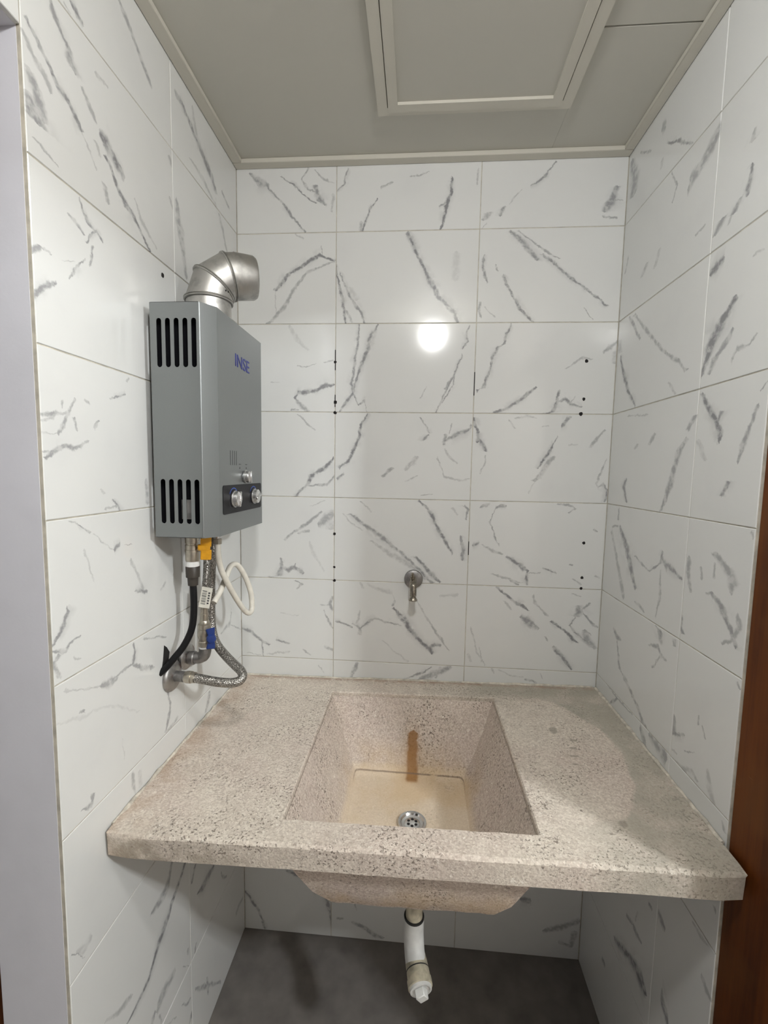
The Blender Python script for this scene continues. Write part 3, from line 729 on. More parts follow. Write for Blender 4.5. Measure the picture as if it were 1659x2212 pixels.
  (1,0.5,(0.206,0.075,0.007,0.225,0.064,0.0069,0.278,0.048,0.0077,0.302,0.069,0.0119)),
  (0,0.3,(0.136,0.259,0.0048,0.175,0.239,0.0049)),
  (0,0.35,(0.744,0.372,0.0117,0.793,0.405,0.012)),
 ],
 ('l', 5, 0): [
  (0,0.4,(0.567,0.499,0.0087,0.721,0.518,0.0139,0.738,0.588,0.0438)),
  (0,0.4,(0.706,0.517,0.0069,0.902,0.409,0.0073)),
 ],
 ('l', 5, 1): [
  (1,0.6,(0.694,0.499,0.0098,0.754,0.515,0.009,0.8,0.505,0.0081)),
  (0,0.55,(0.499,0.694,0.0095,0.569,0.651,0.0096,0.665,0.603,0.0099)),
  (0,0.4,(0.589,0.79,0.0069,0.779,0.725,0.0075)),
  (0,0.5,(0.321,0.698,0.005,0.375,0.691,0.0057,0.433,0.704,0.0059,0.494,0.697,0.0055)),
  (0,0.5,(0.284,0.697,0.0121,0.331,0.689,0.0126,0.386,0.682,0.013)),
  (0,0.3,(0.1,0.773,0.0041,0.203,0.723,0.0043,0.28,0.7,0.0046)),
  (0,0.4,(0.088,0.778,0.006,0.158,0.742,0.0063)),
  (0,0.5,(0.157,0.648,0.0062,0.184,0.643,0.0063)),
  (0,0.12,(0.045,0.668,0.0047,0.16,0.625,0.0052,0.274,0.601,0.0055,0.379,0.559,0.0056,0.52,0.449,0.0064)),
  (1,0.55,(0.207,0.754,0.0131,0.254,0.781,0.0124,0.335,0.809,0.0099,0.418,0.78,0.0082)),
  (0,0.4,(0.754,0.202,0.008,0.821,0.201,0.0094,0.874,0.22,0.0113)),
  (0,0.5,(0.146,0.234,0.0059,0.197,0.219,0.0072,0.197,0.234,0.0156,0.219,0.252,0.0109)),
  (1,0.15,(0.28,0.41,0.0044,0.375,0.403,0.0044)),
 ],
 ('l', 6, 0): [
  (1,0.5,(0.685,0.329,0.0199,0.734,0.366,0.0176,0.796,0.38,0.0157)),
 ],
 ('l', 6, 1): [
  (1,0.4,(0.673,0.485,0.0084,0.737,0.469,0.0089,0.8,0.466,0.0095)),
  (1,0.2,(0.686,0.525,0.0192,0.768,0.523,0.0191)),
  (0,0.25,(0.083,0.287,0.0123,0.12,0.265,0.0157,0.168,0.27,0.0192)),
  (1,0.5,(0.22,0.131,0.0043,0.31,0.06,0.0041)),
 ],
 ('l', 7, 0): [
  (1,0.7,(0.506,0.107,0.0169,0.587,0.147,0.0171)),
  (0,0.7,(0.175,0.376,0.0113,0.245,0.344,0.0146,0.311,0.346,0.0176,0.397,0.34,0.0175)),
  (1,0.5,(0.075,0.595,0.018,0.095,0.556,0.006,0.186,0.51,0.0075)),
  (1,0.6,(-0.01,0.122,0.0113,0.059,0.14,0.0113)),
 ],
 ('l', 7, 1): [
  (0,0.5,(0.579,0.742,0.0146,0.632,0.74,0.0151,0.698,0.741,0.018,0.746,0.764,0.0333,0.774,0.844,0.05)),
  (0,0.75,(0.37,0.395,0.0087,0.424,0.393,0.0095,0.482,0.403,0.0104,0.542,0.413,0.0138,0.598,0.482,0.0157,0.666,0.529,0.014,0.726,0.563,0.0157,0.777,0.618,0.0153,0.854,0.658,0.0155,0.91,0.71,0.0179)),
  (0,0.45,(0.602,0.146,0.0383,0.637,0.172,0.0301,0.706,0.17,0.0258,0.779,0.161,0.0257)),
  (1,0.4,(-0.039,0.973,0.005,0.084,0.866,0.0048)),
  (0,0.4,(0.226,0.598,0.0082,0.309,0.528,0.0093,0.351,0.51,0.0116,0.402,0.493,0.0123)),
  (0,0.5,(0.549,0.142,0.0312,0.581,0.154,0.0317)),
  (1,0.4,(0.023,0.635,0.0099,0.099,0.622,0.0098)),
  (1,0.6,(0.096,0.922,0.0084,0.134,0.923,0.0084)),
 ],
 ('l', 8, 0): [
  (1,0.5,(0.221,0.472,0.0132,0.505,0.217,0.0123,0.609,0.119,0.0124)),
  (1,0.5,(0.367,0.286,0.0102,0.506,0.275,0.0101)),
  (0,0.4,(0.751,0.45,0.0246,0.797,0.471,0.0188,0.88,0.456,0.0159)),
 ],
 ('l', 8, 1): [
  (0,0.5,(0.843,0.711,0.0076,0.909,0.64,0.0098,0.944,0.634,0.0158)),
  (1,0.55,(0.481,0.93,0.0358,0.528,0.968,0.0363)),
  (0,0.35,(0.695,0.796,0.009,0.778,0.721,0.0093)),
 ],
 ('r', 0, 0): [
  (0,0.4,(0.437,0.573,0.04,0.476,0.575,0.0394)),
  (0,0.6,(0.511,0.451,0.0079,0.649,0.361,0.0075,0.758,0.282,0.0071)),
  (0,0.4,(0.18,0.617,0.0114,0.317,0.537,0.0109)),
  (1,0.5,(0.406,0.112,0.0439,0.508,0.122,0.0358,0.649,0.064,0.0312)),
  (1,0.3,(0.352,0.457,0.0159,0.401,0.46,0.0159)),
 ],
 ('r', 1, 0): [
  (0,0.5,(0.755,0.609,0.05,0.767,0.638,0.0288,0.855,0.663,0.0248,0.934,0.704,0.0283,0.981,0.744,0.0313)),
  (1,0.45,(0.629,0.607,0.0132,0.695,0.643,0.0084,0.794,0.576,0.0064)),
  (0,0.35,(0.845,0.339,0.0082,0.925,0.346,0.0079)),
  (1,0.25,(0.349,0.461,0.019,0.435,0.501,0.0187)),
  (1,0.35,(0.361,0.305,0.0258,0.424,0.365,0.0252)),
  (1,0.3,(0.485,0.066,0.0137,0.578,0.101,0.0135)),
 ],
 ('r', 1, 1): [
  (1,0.6,(0.529,0.499,0.0171,0.565,0.51,0.017)),
  (1,0.7,(0.319,0.499,0.0131,0.369,0.509,0.0123,0.434,0.511,0.0117)),
  (1,0.6,(0.289,0.424,0.02,0.336,0.464,0.0195)),
  (1,0.55,(0.255,0.304,0.0332,0.305,0.349,0.0324)),
  (1,0.3,(0.258,0.392,0.0095,0.287,0.413,0.0094)),
 ],
 ('r', 2, 0): [
  (1,0.6,(0.61,0.335,0.0141,0.744,0.218,0.0146,0.789,0.173,0.0147)),
  (0,0.5,(0.251,0.78,0.0124,0.373,0.672,0.0118,0.545,0.524,0.0105,0.674,0.428,0.0087,0.79,0.36,0.0086,0.847,0.304,0.0107)),
  (1,0.7,(0.204,0.333,0.0153,0.303,0.23,0.0157,0.441,0.144,0.0163,0.555,0.08,0.0167)),
  (1,0.3,(0.594,0.071,0.0395,0.677,0.039,0.0398)),
  (1,0.3,(0.193,0.777,0.0118,0.271,0.704,0.0122)),
 ],
 ('r', 2, 1): [
  (0,0.7,(0.292,0.713,0.0154,0.337,0.732,0.0138,0.386,0.742,0.0124)),
  (1,0.8,(0.25,0.29,0.0202,0.298,0.312,0.0193,0.363,0.331,0.0201,0.427,0.376,0.0219,0.491,0.43,0.0229,0.534,0.478,0.0238)),
  (1,0.55,(0.247,0.346,0.0132,0.308,0.378,0.0148,0.351,0.436,0.0152,0.404,0.477,0.0135)),
  (0,0.45,(0.494,0.271,0.0204,0.512,0.314,0.0069,0.589,0.309,0.0059,0.627,0.343,0.0092)),
  (0,0.35,(0.565,0.668,0.0056,0.635,0.668,0.0054)),
 ],
 ('r', 3, 0): [
  (1,0.5,(0.623,0.911,0.0246,0.692,0.963,0.024)),
  (1,0.55,(0.219,0.731,0.0171,0.345,0.788,0.0165,0.426,0.813,0.0163,0.523,0.851,0.0169,0.577,0.909,0.0186)),
  (1,0.45,(0.57,0.541,0.0202,0.631,0.595,0.0198)),
  (1,0.3,(0.557,0.372,0.02,0.59,0.403,0.0198)),
  (1,0.6,(0.222,0.306,0.0123,0.318,0.253,0.0121,0.368,0.285,0.0124)),
  (0,0.3,(0.252,0.775,0.006,0.494,0.75,0.0055)),
  (1,0.5,(0.196,0.709,0.0117,0.249,0.756,0.0108,0.328,0.78,0.0104)),
 ],
 ('r', 3, 1): [
  (1,0.85,(0.55,0.459,0.0127,0.592,0.46,0.0123,0.637,0.429,0.0132,0.705,0.368,0.0137,0.785,0.302,0.0139)),
  (1,0.6,(0.636,0.436,0.0141,0.684,0.455,0.014)),
  (1,0.5,(0.732,0.675,0.0068,0.766,0.704,0.0067)),
  (1,0.55,(0.455,0.584,0.0106,0.532,0.607,0.0106,0.607,0.64,0.0106,0.678,0.672,0.0104)),
  (1,0.65,(0.307,0.503,0.0194,0.374,0.537,0.019)),
  (1,0.25,(0.468,0.371,0.0182,0.561,0.302,0.0187)),
 ],
 ('r', 4, 0): [
  (1,0.5,(0.717,0.203,0.0131,0.795,0.204,0.0131)),
  (0,0.5,(0.115,0.658,0.0089,0.209,0.675,0.0086)),
  (1,0.65,(0.329,0.493,0.0208,0.467,0.403,0.0212,0.57,0.34,0.0226,0.673,0.236,0.0245)),
  (1,0.4,(0.233,0.351,0.0198,0.327,0.299,0.0202,0.444,0.229,0.0207,0.622,0.12,0.0214)),
  (0,0.5,(0.465,0.524,0.0082,0.558,0.488,0.0073,0.653,0.468,0.0064)),
  (1,0.6,(0.468,0.653,0.0124,0.539,0.757,0.0104,0.601,0.766,0.0103)),
  (0,0.5,(0.762,0.57,0.0194,0.821,0.523,0.019)),
  (0,0.6,(0.8,0.548,0.009,0.889,0.519,0.0085,0.963,0.499,0.0081)),
  (1,0.4,(0.223,0.745,0.0085,0.353,0.773,0.0086,0.491,0.763,0.0089)),
  (0,0.4,(0.505,0.243,0.0149,0.616,0.223,0.0143)),
 ],
 ('r', 4, 1): [
  (1,0.5,(0.454,0.335,0.012,0.546,0.308,0.0118,0.618,0.306,0.0114)),
  (1,0.55,(0.227,0.306,0.0188,0.255,0.279,0.0147,0.32,0.279,0.0133)),
  (1,0.4,(0.536,0.414,0.0109,0.584,0.401,0.011)),
  (1,0.6,(0.303,0.674,0.0129,0.347,0.647,0.0142,0.399,0.597,0.0151,0.451,0.556,0.0173,0.489,0.491,0.0215)),
  (0,0.4,(0.454,0.478,0.0085,0.48,0.481,0.0084)),
  (1,0.5,(0.522,0.614,0.0175,0.57,0.619,0.02,0.629,0.568,0.0279,0.67,0.492,0.0353)),
  (1,0.4,(0.557,0.5,0.0095,0.63,0.497,0.0095)),
  (1,0.45,(0.288,0.588,0.0139,0.32,0.64,0.0103,0.391,0.684,0.0093,0.439,0.668,0.0112)),
  (1,0.5,(0.775,0.71,0.0086,0.795,0.698,0.0086)),
 ],
 ('r', 5, 0): [
  (1,0.6,(0.722,0.817,0.0113,0.795,0.798,0.0132,0.807,0.76,0.0245)),
  (0,0.5,(0.243,0.606,0.0202,0.304,0.566,0.0142,0.355,0.574,0.0091)),
  (1,0.5,(0.348,0.462,0.0283,0.376,0.371,0.0171,0.532,0.308,0.0146)),
  (0,0.5,(0.426,0.348,0.0158,0.475,0.348,0.0155)),
  (0,0.5,(0.701,0.676,0.0074,0.793,0.702,0.009,0.826,0.665,0.0123,0.879,0.662,0.0085)),
  (1,0.5,(0.558,0.747,0.0089,0.652,0.818,0.0086)),
  (1,0.45,(0.764,0.948,0.021,0.797,0.935,0.0211)),
  (0,0.5,(0.464,0.337,0.0122,0.613,0.264,0.0126,0.686,0.205,0.0123,0.772,0.171,0.0104)),
 ],
 ('r', 5, 1): [
  (1,0.5,(0.316,0.292,0.0228,0.41,0.287,0.0228)),
  (0,0.6,(0.284,0.312,0.0116,0.386,0.365,0.0111)),
  (1,0.5,(0.474,0.477,0.0086,0.519,0.478,0.0086)),
  (1,0.4,(0.439,0.534,0.0098,0.485,0.509,0.0099)),
  (0,0.3,(0.317,0.188,0.0089,0.394,0.193,0.0073,0.462,0.231,0.0078,0.506,0.209,0.0119)),
  (0,0.4,(0.396,0.288,0.0056,0.47,0.327,0.0054)),
  (1,0.3,(0.171,0.637,0.015,0.223,0.594,0.0125,0.309,0.57,0.0109)),
  (1,0.5,(0.769,0.715,0.0102,0.791,0.697,0.0103)),
  (0,0.3,(0.295,0.231,0.007,0.335,0.238,0.0069)),
 ],
 ('r', 6, 0): [
  (0,0.4,(0.16,0.82,0.0081,0.361,0.801,0.0072,0.559,0.802,0.0064)),
  (0,0.5,(0.252,0.699,0.0136,0.361,0.801,0.0131)),
  (0,0.5,(0.672,0.778,0.0374,0.744,0.713,0.0365)),
  (0,0.5,(0.77,0.805,0.0343,0.883,0.803,0.037,0.949,0.776,0.0439)),
 ],
 ('r', 6, 1): [
  (0,0.5,(0.384,0.669,0.0079,0.413,0.677,0.0078)),
  (1,0.4,(0.747,0.706,0.0121,0.786,0.685,0.0122)),
  (0,0.5,(0.677,0.376,0.0133,0.692,0.371,0.0132)),
 ],
 ('r', 7, 0): [
  (0,0.75,(0.555,0.082,0.0212,0.652,0.124,0.0191,0.723,0.168,0.0193,0.811,0.197,0.0231,0.88,0.197,0.0281,0.923,0.179,0.032)),
  (0,0.6,(0.673,0.385,0.0144,0.745,0.405,0.014)),
  (1,0.4,(0.456,0.773,0.0096,0.53,0.789,0.0095)),
  (0,0.5,(0.753,0.406,0.0164,0.8,0.392,0.0136,0.85,0.402,0.0111)),
  (0,0.6,(0.891,0.692,0.015,0.929,0.697,0.0147)),
 ],
 ('r', 7, 1): [
  (0,0.55,(0.282,0.745,0.0188,0.321,0.727,0.0185,0.358,0.71,0.0182)),
  (0,0.6,(0.373,0.348,0.0403,0.406,0.307,0.0355,0.444,0.282,0.0313)),
  (0,0.35,(0.564,0.979,0.008,0.619,0.973,0.0073,0.67,0.981,0.0066)),
  (0,0.4,(0.645,0.807,0.0177,0.685,0.784,0.0161,0.726,0.773,0.0145)),
 ],
 ('r', 8, 0): [
  (0,0.5,(0.397,0.615,0.0205,0.445,0.618,0.0201)),
 ],
}

ROWS = [2.372, 2.185, 1.935, 1.685, 1.435, 1.185, .935, .685, .285, 0.0]
COLS = {'b': [0, .2885, .688, W], 'l': [0, -.34, -.706, -1.1], 'r': [0, -.384, -.56]}
TH = .008

def multi_box(name, boxes):
    bm = bmesh.new()
    for a, b in boxes: add_box(bm, a, b)
    return bm_me(name, bm)
wall_back = struct('wall_back', box_me('wall_back', (-.12, TH-.0012, -.02), (W+.12, .14, ZC+.03)), M['grout'], 'back wall of the niche, white marble-look tiles with grey veins')
wall_left = struct('wall_left', multi_box('wall_left', [((-.118, -.706, 0), (-TH+.0012, TH, ZC+.02)), ((-.118, -2.9, 2.09), (-TH+.0012, -.706, ZC+.02)), ((-.118, -2.9, 0), (-TH+.0012, -1.62, 2.09))]), M['plaster'], 'left wall with marble-look tiles and a grey painted end beside the doorway')
wall_right = struct('wall_right', multi_box('wall_right', [((W+TH-.0012, -.56, 0), (W+.12, TH, ZC+.02)), ((W+TH-.0012, -2.9, 2.09), (W+.12, -.56, ZC+.02)), ((W+TH-.0012, -2.9, 0), (W+.12, -1.95, 2.09))]), M['hallpaint'], 'right wall of the niche with marble-look tiles, mostly in shade')
gb = mesh_obj('grout_bed', box_me('grout_bed', (-.004, .0014, 0), (W+.004, TH, ZC)), M['grout'], wall_back)
gl = mesh_obj('grout_bed', box_me('grout_bed', (-TH, -.7055, 0), (-.0014, .004, ZC)), M['grout'], wall_left)
gr = mesh_obj('grout_bed', box_me('grout_bed', (W+.0014, -.5595, 0), (W+TH, .004, ZC)), M['grout'], wall_right)

TILE_ME = {}
def tile_mesh(wd, h):
    k = (round(wd, 4), round(h, 4))
    if k not in TILE_ME:
        g = .0010; x, z = wd/2-g, h/2-g; c = .0009
        bm = bmesh.new()
        fr = [bm.verts.new(p) for p in ((-x+c, 0, -z+c), (x-c, 0, -z+c), (x-c, 0, z-c), (-x+c, 0, z-c))]
        md = [bm.verts.new(p) for p in ((-x, c, -z), (x, c, -z), (x, c, z), (-x, c, z))]
        bk = [bm.verts.new(p) for p in ((-x, TH-.0005, -z), (x, TH-.0005, -z), (x, TH-.0005, z), (-x, TH-.0005, z))]
        bm.faces.new(fr)
        for i in range(4):
            j = (i+1) % 4
            bm.faces.new((fr[i], fr[j], md[j], md[i])); bm.faces.new((md[i], md[j], bk[j], bk[i]))
        bm.faces.new(bk[::-1])
        TILE_ME[k] = bm_me('tile', bm)
    return TILE_ME[k]
RND = random.Random(5)
for wk, wall in (('b', wall_back), ('l', wall_left), ('r', wall_right)):
    cs = COLS[wk]
    for ci in range(len(cs)-1):
        a, b = sorted((cs[ci], cs[ci+1])); wd = b-a; mid = (a+b)/2
        for ri in range(len(ROWS)-1):
            z1, z0 = ROWS[ri], ROWS[ri+1]
            if wk == 'l' and ci == 2:
                if ri > 1: continue
                z0 = max(z0, 2.09)
            key = (wk, ri, ci)
            mt = tile_mat(key, VEINS.get(key))
            o = mesh_obj('tile', tile_mesh(wd, z1-z0), mt, wall)
            zc = (z0+z1)/2; tilt = RND.uniform(-.0012, .0012)
            if wk == 'b': o.location = (mid, 0, zc); o.rotation_euler = (RND.uniform(-.0012, .0012), 0, tilt)
            elif wk == 'l': o.location = (0, mid, zc); o.rotation_euler = (RND.uniform(-.0012, .0012), 0, math.pi/2+tilt)
            else: o.location = (W, mid, zc); o.rotation_euler = (RND.uniform(-.0012, .0012), 0, -math.pi/2+tilt)

# drilled holes
def disc_me(name, r, seed):
    rn = random.Random(seed); bm = bmesh.new()
    f = [bm.verts.new((r*rn.uniform(.8, 1.2)*math.cos(k*math.pi/4), -.0004, r*rn.uniform(.8, 1.25)*math.sin(k*math.pi/4))) for k in range(8)]
    b = [bm.verts.new((v.co.x*.9, .004, v.co.z*.9)) for v in f]
    bm.faces.new(f)
    for k in range(8): bm.faces.new((f[k], f[(k+1) % 8], b[(k+1) % 8], b[k]))
    return bm_me(name, bm)
for i, (x, z, r) in enumerate([(.2882, 1.828, .0042), (.2895, 1.7134, .0055), (.2888, 1.6835, .0048), (.2900, 1.3266, .0046), (.2905, 1.2252, .0038), (.2908, 1.184, .0042),
        (.9936, 1.8302, .0048), (.992, 1.7267, .0048), (.9868, 1.6859, .0055), (1.0151, 1.3204, .0046), (1.0157, 1.2187, .0044), (1.0149, 1.1872, .0042)]):
    mesh_obj('drilled_hole', disc_me('drilled_hole', r, i), M['plug'], wall_back, (x, 0, z))
o = mesh_obj('drilled_hole', disc_me('drilled_hole', .0055, 44), M['plug'], wall_left, (0, -.3874, 1.910)); o.rotation_euler = (0, 0, math.pi/2)
# open joints with missing grout
for i, (x, z0, z1) in enumerate([(.2886, 1.805, 1.862), (.2887, 1.70, 1.735), (.6882, 1.735, 1.80), (.6884, 1.275, 1.315)]):
    mesh_obj('open_joint', box_me('open_joint', (x-.0011, -.0003, z0), (x+.0011, .004, z1)), M['plug'], wall_back)
# broken edge of the tile where the gas hose comes out
def poly_prism(name, pts, x0, x1):
    bm = bmesh.new(); a = [bm.verts.new((x0, y, z)) for y, z in pts]; b = [bm.verts.new((x1, y, z)) for y, z in pts]
    bm.faces.new(a); bm.faces.new(b[::-1])
    for i in range(len(pts)):
        j = (i+1) % len(pts); bm.faces.new((a[i], a[j], b[j], b[i]))
    return bm_me(name, bm)
mesh_obj('wall_opening', poly_prism('wall_opening', [(-0.4305, 1.0855), (-0.4244, 1.1053), (-0.4194, 1.1351), (-0.4092, 1.1268), (-0.399, 1.1122), (-0.4034, 1.0962), (-0.3968, 1.0817), (-0.3642, 1.0836), (-0.3336, 1.0851), (-0.31, 1.0879), (-0.3038, 1.0774), (-0.33, 1.0723), (-0.3629, 1.0688), (-0.3938, 1.0655), (-0.4188, 1.0739)], -.006, .0005), M['plug'], wall_left)

floor = struct('floor', box_me('floor', (-1.6, -3.0, -.12), (3.4, .14, 0)), M['cement'], 'dark bare cement floor under the sink', 'floor')
struct('floor_bounce', box_me('floor_bounce', (-.01, -2.9, .0), (W+.06, -.80, .004)), M['bouncefloor'], 'unseen light floor behind the viewer, added to bounce light', 'floor')  # light floor added out of view to bounce light onto the sink front
# ceiling boards with a seam to the right of the hatch
ceiling = struct('ceiling', box_me('ceiling', (-1.6, -3.0, ZC+.005), (3.4, .14, ZC+.15)), M['ceil'], 'painted board ceiling, greyish cream', 'ceiling')
for a, b in (((-.0, -2.9, ZC), (.865, 0, ZC+.006)), ((.865, -.3445, ZC), (W, 0, ZC+.006)), ((.865, -2.9, ZC), (W, -.3475, ZC+.006))):
    mesh_obj('board', box_me('board', a, b, .0006), M['ceil'], ceiling)
TB = 2.358
def trim(name, a, b, lab):
    return struct(name, box_me(name, a, b, .0015), M['ceiltrim'], lab, 'trim')
trim('trim_1', (.0005, -.0272, TB), (W-.0005, -.0005, ZC+.0005), 'cream ceiling batten along the back wall')
trim('trim_2', (.0005, -1.6, TB), (.0265, -.0275, ZC+.0005), 'cream ceiling batten along the left wall')
trim('trim_3', (W-.0245, -1.6, TB), (W-.0005, -.0275, ZC+.0005), 'cream ceiling batten along the right wall')

# rooms behind the photographer (corridor and the lit room to the right)
struct('wall_front', box_me('wall_front', (-1.6, -3.0, 0), (3.4, -2.9, ZC+.02)), M['hallpaint'], 'white wall behind the viewer')
struct('wall_hall_right', box_me('wall_hall_right', (3.3, -2.9, 0), (3.4, .14, ZC+.02)), M['hallpaint'], 'white far wall of the next room')
struct('wall_hall_left', box_me('wall_hall_left', (-1.6, -2.9, 0), (-1.5, .14, ZC+.02)), M['hallpaint'], 'white wall of the room beyond the left doorway')
struct('wall_hall_back', multi_box('wall_hall_back', [((W+.12, .04, 0), (3.3, .14, ZC+.02)), ((-1.5, .04, 0), (-.12, .14, ZC+.02))]), M['hallpaint'], 'white walls beside the niche')
# wooden jambs
jr = struct('trim_4', box_me('trim_4', (W+.004, -.712, 0), (W+.125, -.5605, 2.0895), .002), M['wood'], 'dark varnished wooden door jamb at the right edge', 'door jamb')
jl = struct('trim_5', box_me('trim_5', (-.30, -.70, 0), (-.1195, -.665, 2.12), .002), M['wood'], 'dark brown wooden casing beyond the grey wall end at the left', 'door jamb')

# ------------------------------------------------------------------ ceiling hatch
def frame_me(name, x0, x1, y0, y1, wd, z0, z1, bev=.0015):
    bm = bmesh.new()
    o = [(x0, y0), (x1, y0), (x1, y1), (x0, y1)]; i = [(x0+wd, y0+wd), (x1-wd, y0+wd), (x1-wd, y1-wd), (x0+wd, y1-wd)]
    for k in range(4):
        j = (k+1) % 4
        q = [o[k], o[j], i[j], i[k]]
        lo = [bm.verts.new((x, y, z0)) for x, y in q]; hi = [bm.verts.new((x, y, z1)) for x, y in q]
        bm.faces.new(lo); bm.faces.new(hi[::-1])
        for a in range(4):
            b = (a+1) % 4; bm.faces.new((lo[a], lo[b], hi[b], hi[a]))
    return bm_me(name, bm)
hatch = thing('ceiling_hatch', 'cream framed access hatch in the ceiling, right of centre', 'hatch', (.642, -.39, ZC))
part('outer_frame', frame_me('outer_frame', .419, .866, -.62, -.166, .0235, 2.3605, 2.3695), M['ceiltrim'], hatch)
part('inner_frame', frame_me('inner_frame', .4445, .8405, -.595, -.1765, .0225, 2.359, 2.3695), M['ceiltrim'], hatch)
part('panel', box_me('panel', (.4655, -.574, 2.3655), (.8195, -.1975, 2.3693)), M['ceil'], hatch)

# ------------------------------------------------------------------ terrazzo sink
TILT = .0155
def cz(x): return TILT*(x-.537)
def rect_loop(x0, x1, y0, y1, z, n=26, r=0.):
    pts = []
    cor = [(x0, y0), (x1, y0), (x1, y1), (x0, y1)]
    for k in range(4):
        a, b = cor[k], cor[(k+1) % 4]
        for i in range(n):
            t = i/n; x = a[0]+(b[0]-a[0])*t; y = a[1]+(b[1]-a[1])*t
            if r and i == 0:
                cxm, cym = (x0+x1)/2, (y0+y1)/2
                x += math.copysign(r*.3, cxm-x); y += math.copysign(r*.3, cym-y)
            pts.append((x, y, z+cz(x)))
    return pts
def jit(p, amp, fr=60.):
    v = Vector(p); d = noise.noise_vector(v*fr)*amp + noise.noise_vector(v*fr*.3)*amp*.8
    return v + d
def loft(bm, loops, amps):
    rings = []
    for lp, am in zip(loops, amps): rings.append([bm.verts.new(jit(p, am) if am else p) for p in lp])
    n = len(rings[0])
    for a, b in zip(rings, rings[1:]):
        for k in range(n): bm.faces.new((a[k], a[(k+1) % n], b[(k+1) % n], b[k]))
    return rings
ZT, ZB = .884, .836
HX0, HX1, HY0, HY1 = .3045, .7605, -.5615, -.089
sink = thing('terrazzo_sink', 'pinkish beige terrazzo laundry sink with slab top spanning the niche', 'sink', (.537, -.31, .69))
bm = bmesh.new()
OX0, OX1, OY0, OY1 = .0015, W-.0012, -.622, -.0015
loops = [rect_loop(HX0-.004, HX1+.004, HY0-.004, HY1+.004, ZB), rect_loop(HX0, HX1, HY0, HY1, ZT-.012),
         rect_loop(HX0-.0008, HX1+.0008, HY0-.0008, HY1+.0008, ZT-.003), rect_loop(HX0-.0035, HX1+.0035, HY0-.0035, HY1+.0035, ZT),
         rect_loop(OX0+.006, OX1-.006, OY0+.03, OY1-.002, ZT, r=.002), rect_loop(OX0+.003, OX1-.004, OY0+.0062, OY1-.001, ZT+.0008, r=.003), rect_loop(OX0+.001, OX1-.002, OY0+.0022, OY1, ZT-.0012, r=.005),
         rect_loop(OX0, OX1-.003, OY0, OY1, ZT-.0042, r=.012), rect_loop(OX0, OX1-.003, OY0+.002, OY1, ZB+.003, r=.012), rect_loop(OX0+.002, OX1-.002, OY0+.006, OY1, ZB, r=.01),
         rect_loop(HX0-.02, HX1+.02, HY0-.02, HY1+.02, ZB)]
loft(bm, loops, [0, .0006, .0009, .0010, .0009, .0012, .0011, .0009, .0009, .0011, 0])
# keep the slab clear of the walls
for v in bm.verts:
    v.co.x = min(max(v.co.x, .0012), W-.0012); v.co.y = min(v.co.y, -.0012)
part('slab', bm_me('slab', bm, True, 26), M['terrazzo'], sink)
bm = bmesh.new()
FZ = .716
inner = [rect_loop(HX0-.003, HX1+.003, HY0-.003, HY1+.003, ZB), rect_loop(HX0+.001, HX1-.001, HY0+.001, HY1-.001, ZT-.011),
         rect_loop(HX0+.001+.021, HX1-.022, HY0+.022, HY1-.031, .827), rect_loop(HX0+.063, HX1-.063, HY0+.046, HY1-.080, .752),
         rect_loop(.386, .676, -.508, -.190, .727, r=.008), rect_loop(.392, .670, -.500, -.200, FZ+.002, r=.012), rect_loop(.402, .660, -.490, -.210, FZ, r=.012)]
outer = [rect_loop(.285, .78, -.582, -.07, ZB-.0005, r=.02), rect_loop(.312, .762, -.576, -.09, .79, r=.03), rect_loop(.345, .735, -.563, -.125, .742, r=.04), rect_loop(.382, .706, -.548, -.16, .708, r=.05),
         rect_loop(.42, .69, -.53, -.18, .692, r=.05)]
rg = loft(bm, [outer[-1-i] for i in range(len(outer))] + inner[1:], [.0012]*len(outer) + [.0007]*(len(inner)-1))
ctr = bm.verts.new((.541, -.355, FZ-.004+cz(.541)))
for k in range(len(rg[-1])): bm.faces.new((rg[-1][k], rg[-1][(k+1) % len(rg[-1])], ctr))
ctr = bm.verts.new((.541, -.355, .690))
for k in range(len(rg[0])): bm.faces.new((rg[0][(k+1) % len(rg[0])], rg[0][k], ctr))
part('bowl', bm_me('bowl', bm, True, 40), M['terrazzo_bowl'], sink)
# drain strainer
DC = (.5412, -.3535, FZ-.0035)
dr = part('drain_strainer', lathe_me('drain_strainer', DC, (0, 0, 1), [(-.004, .032), (.0035, .0335), (.0062, .032), (.0055, .0275), (.0018, .0245), (.0012, .0185), (.0030, .0160), (.0036, .006), (.0036, .0001)], 32), M['chrome'], sink, 'round metal drain strainer with dark holes')
for k in range(6):
    a = k*math.pi/3+.5
    part('strainer_hole', lathe_me('strainer_hole', (DC[0]+.0098*math.cos(a), DC[1]+.0098*math.sin(a), DC[2]+.0030), (0, 0, 1), [(0, .0034), (.0008, .0034)], 10), M['plug'], dr)
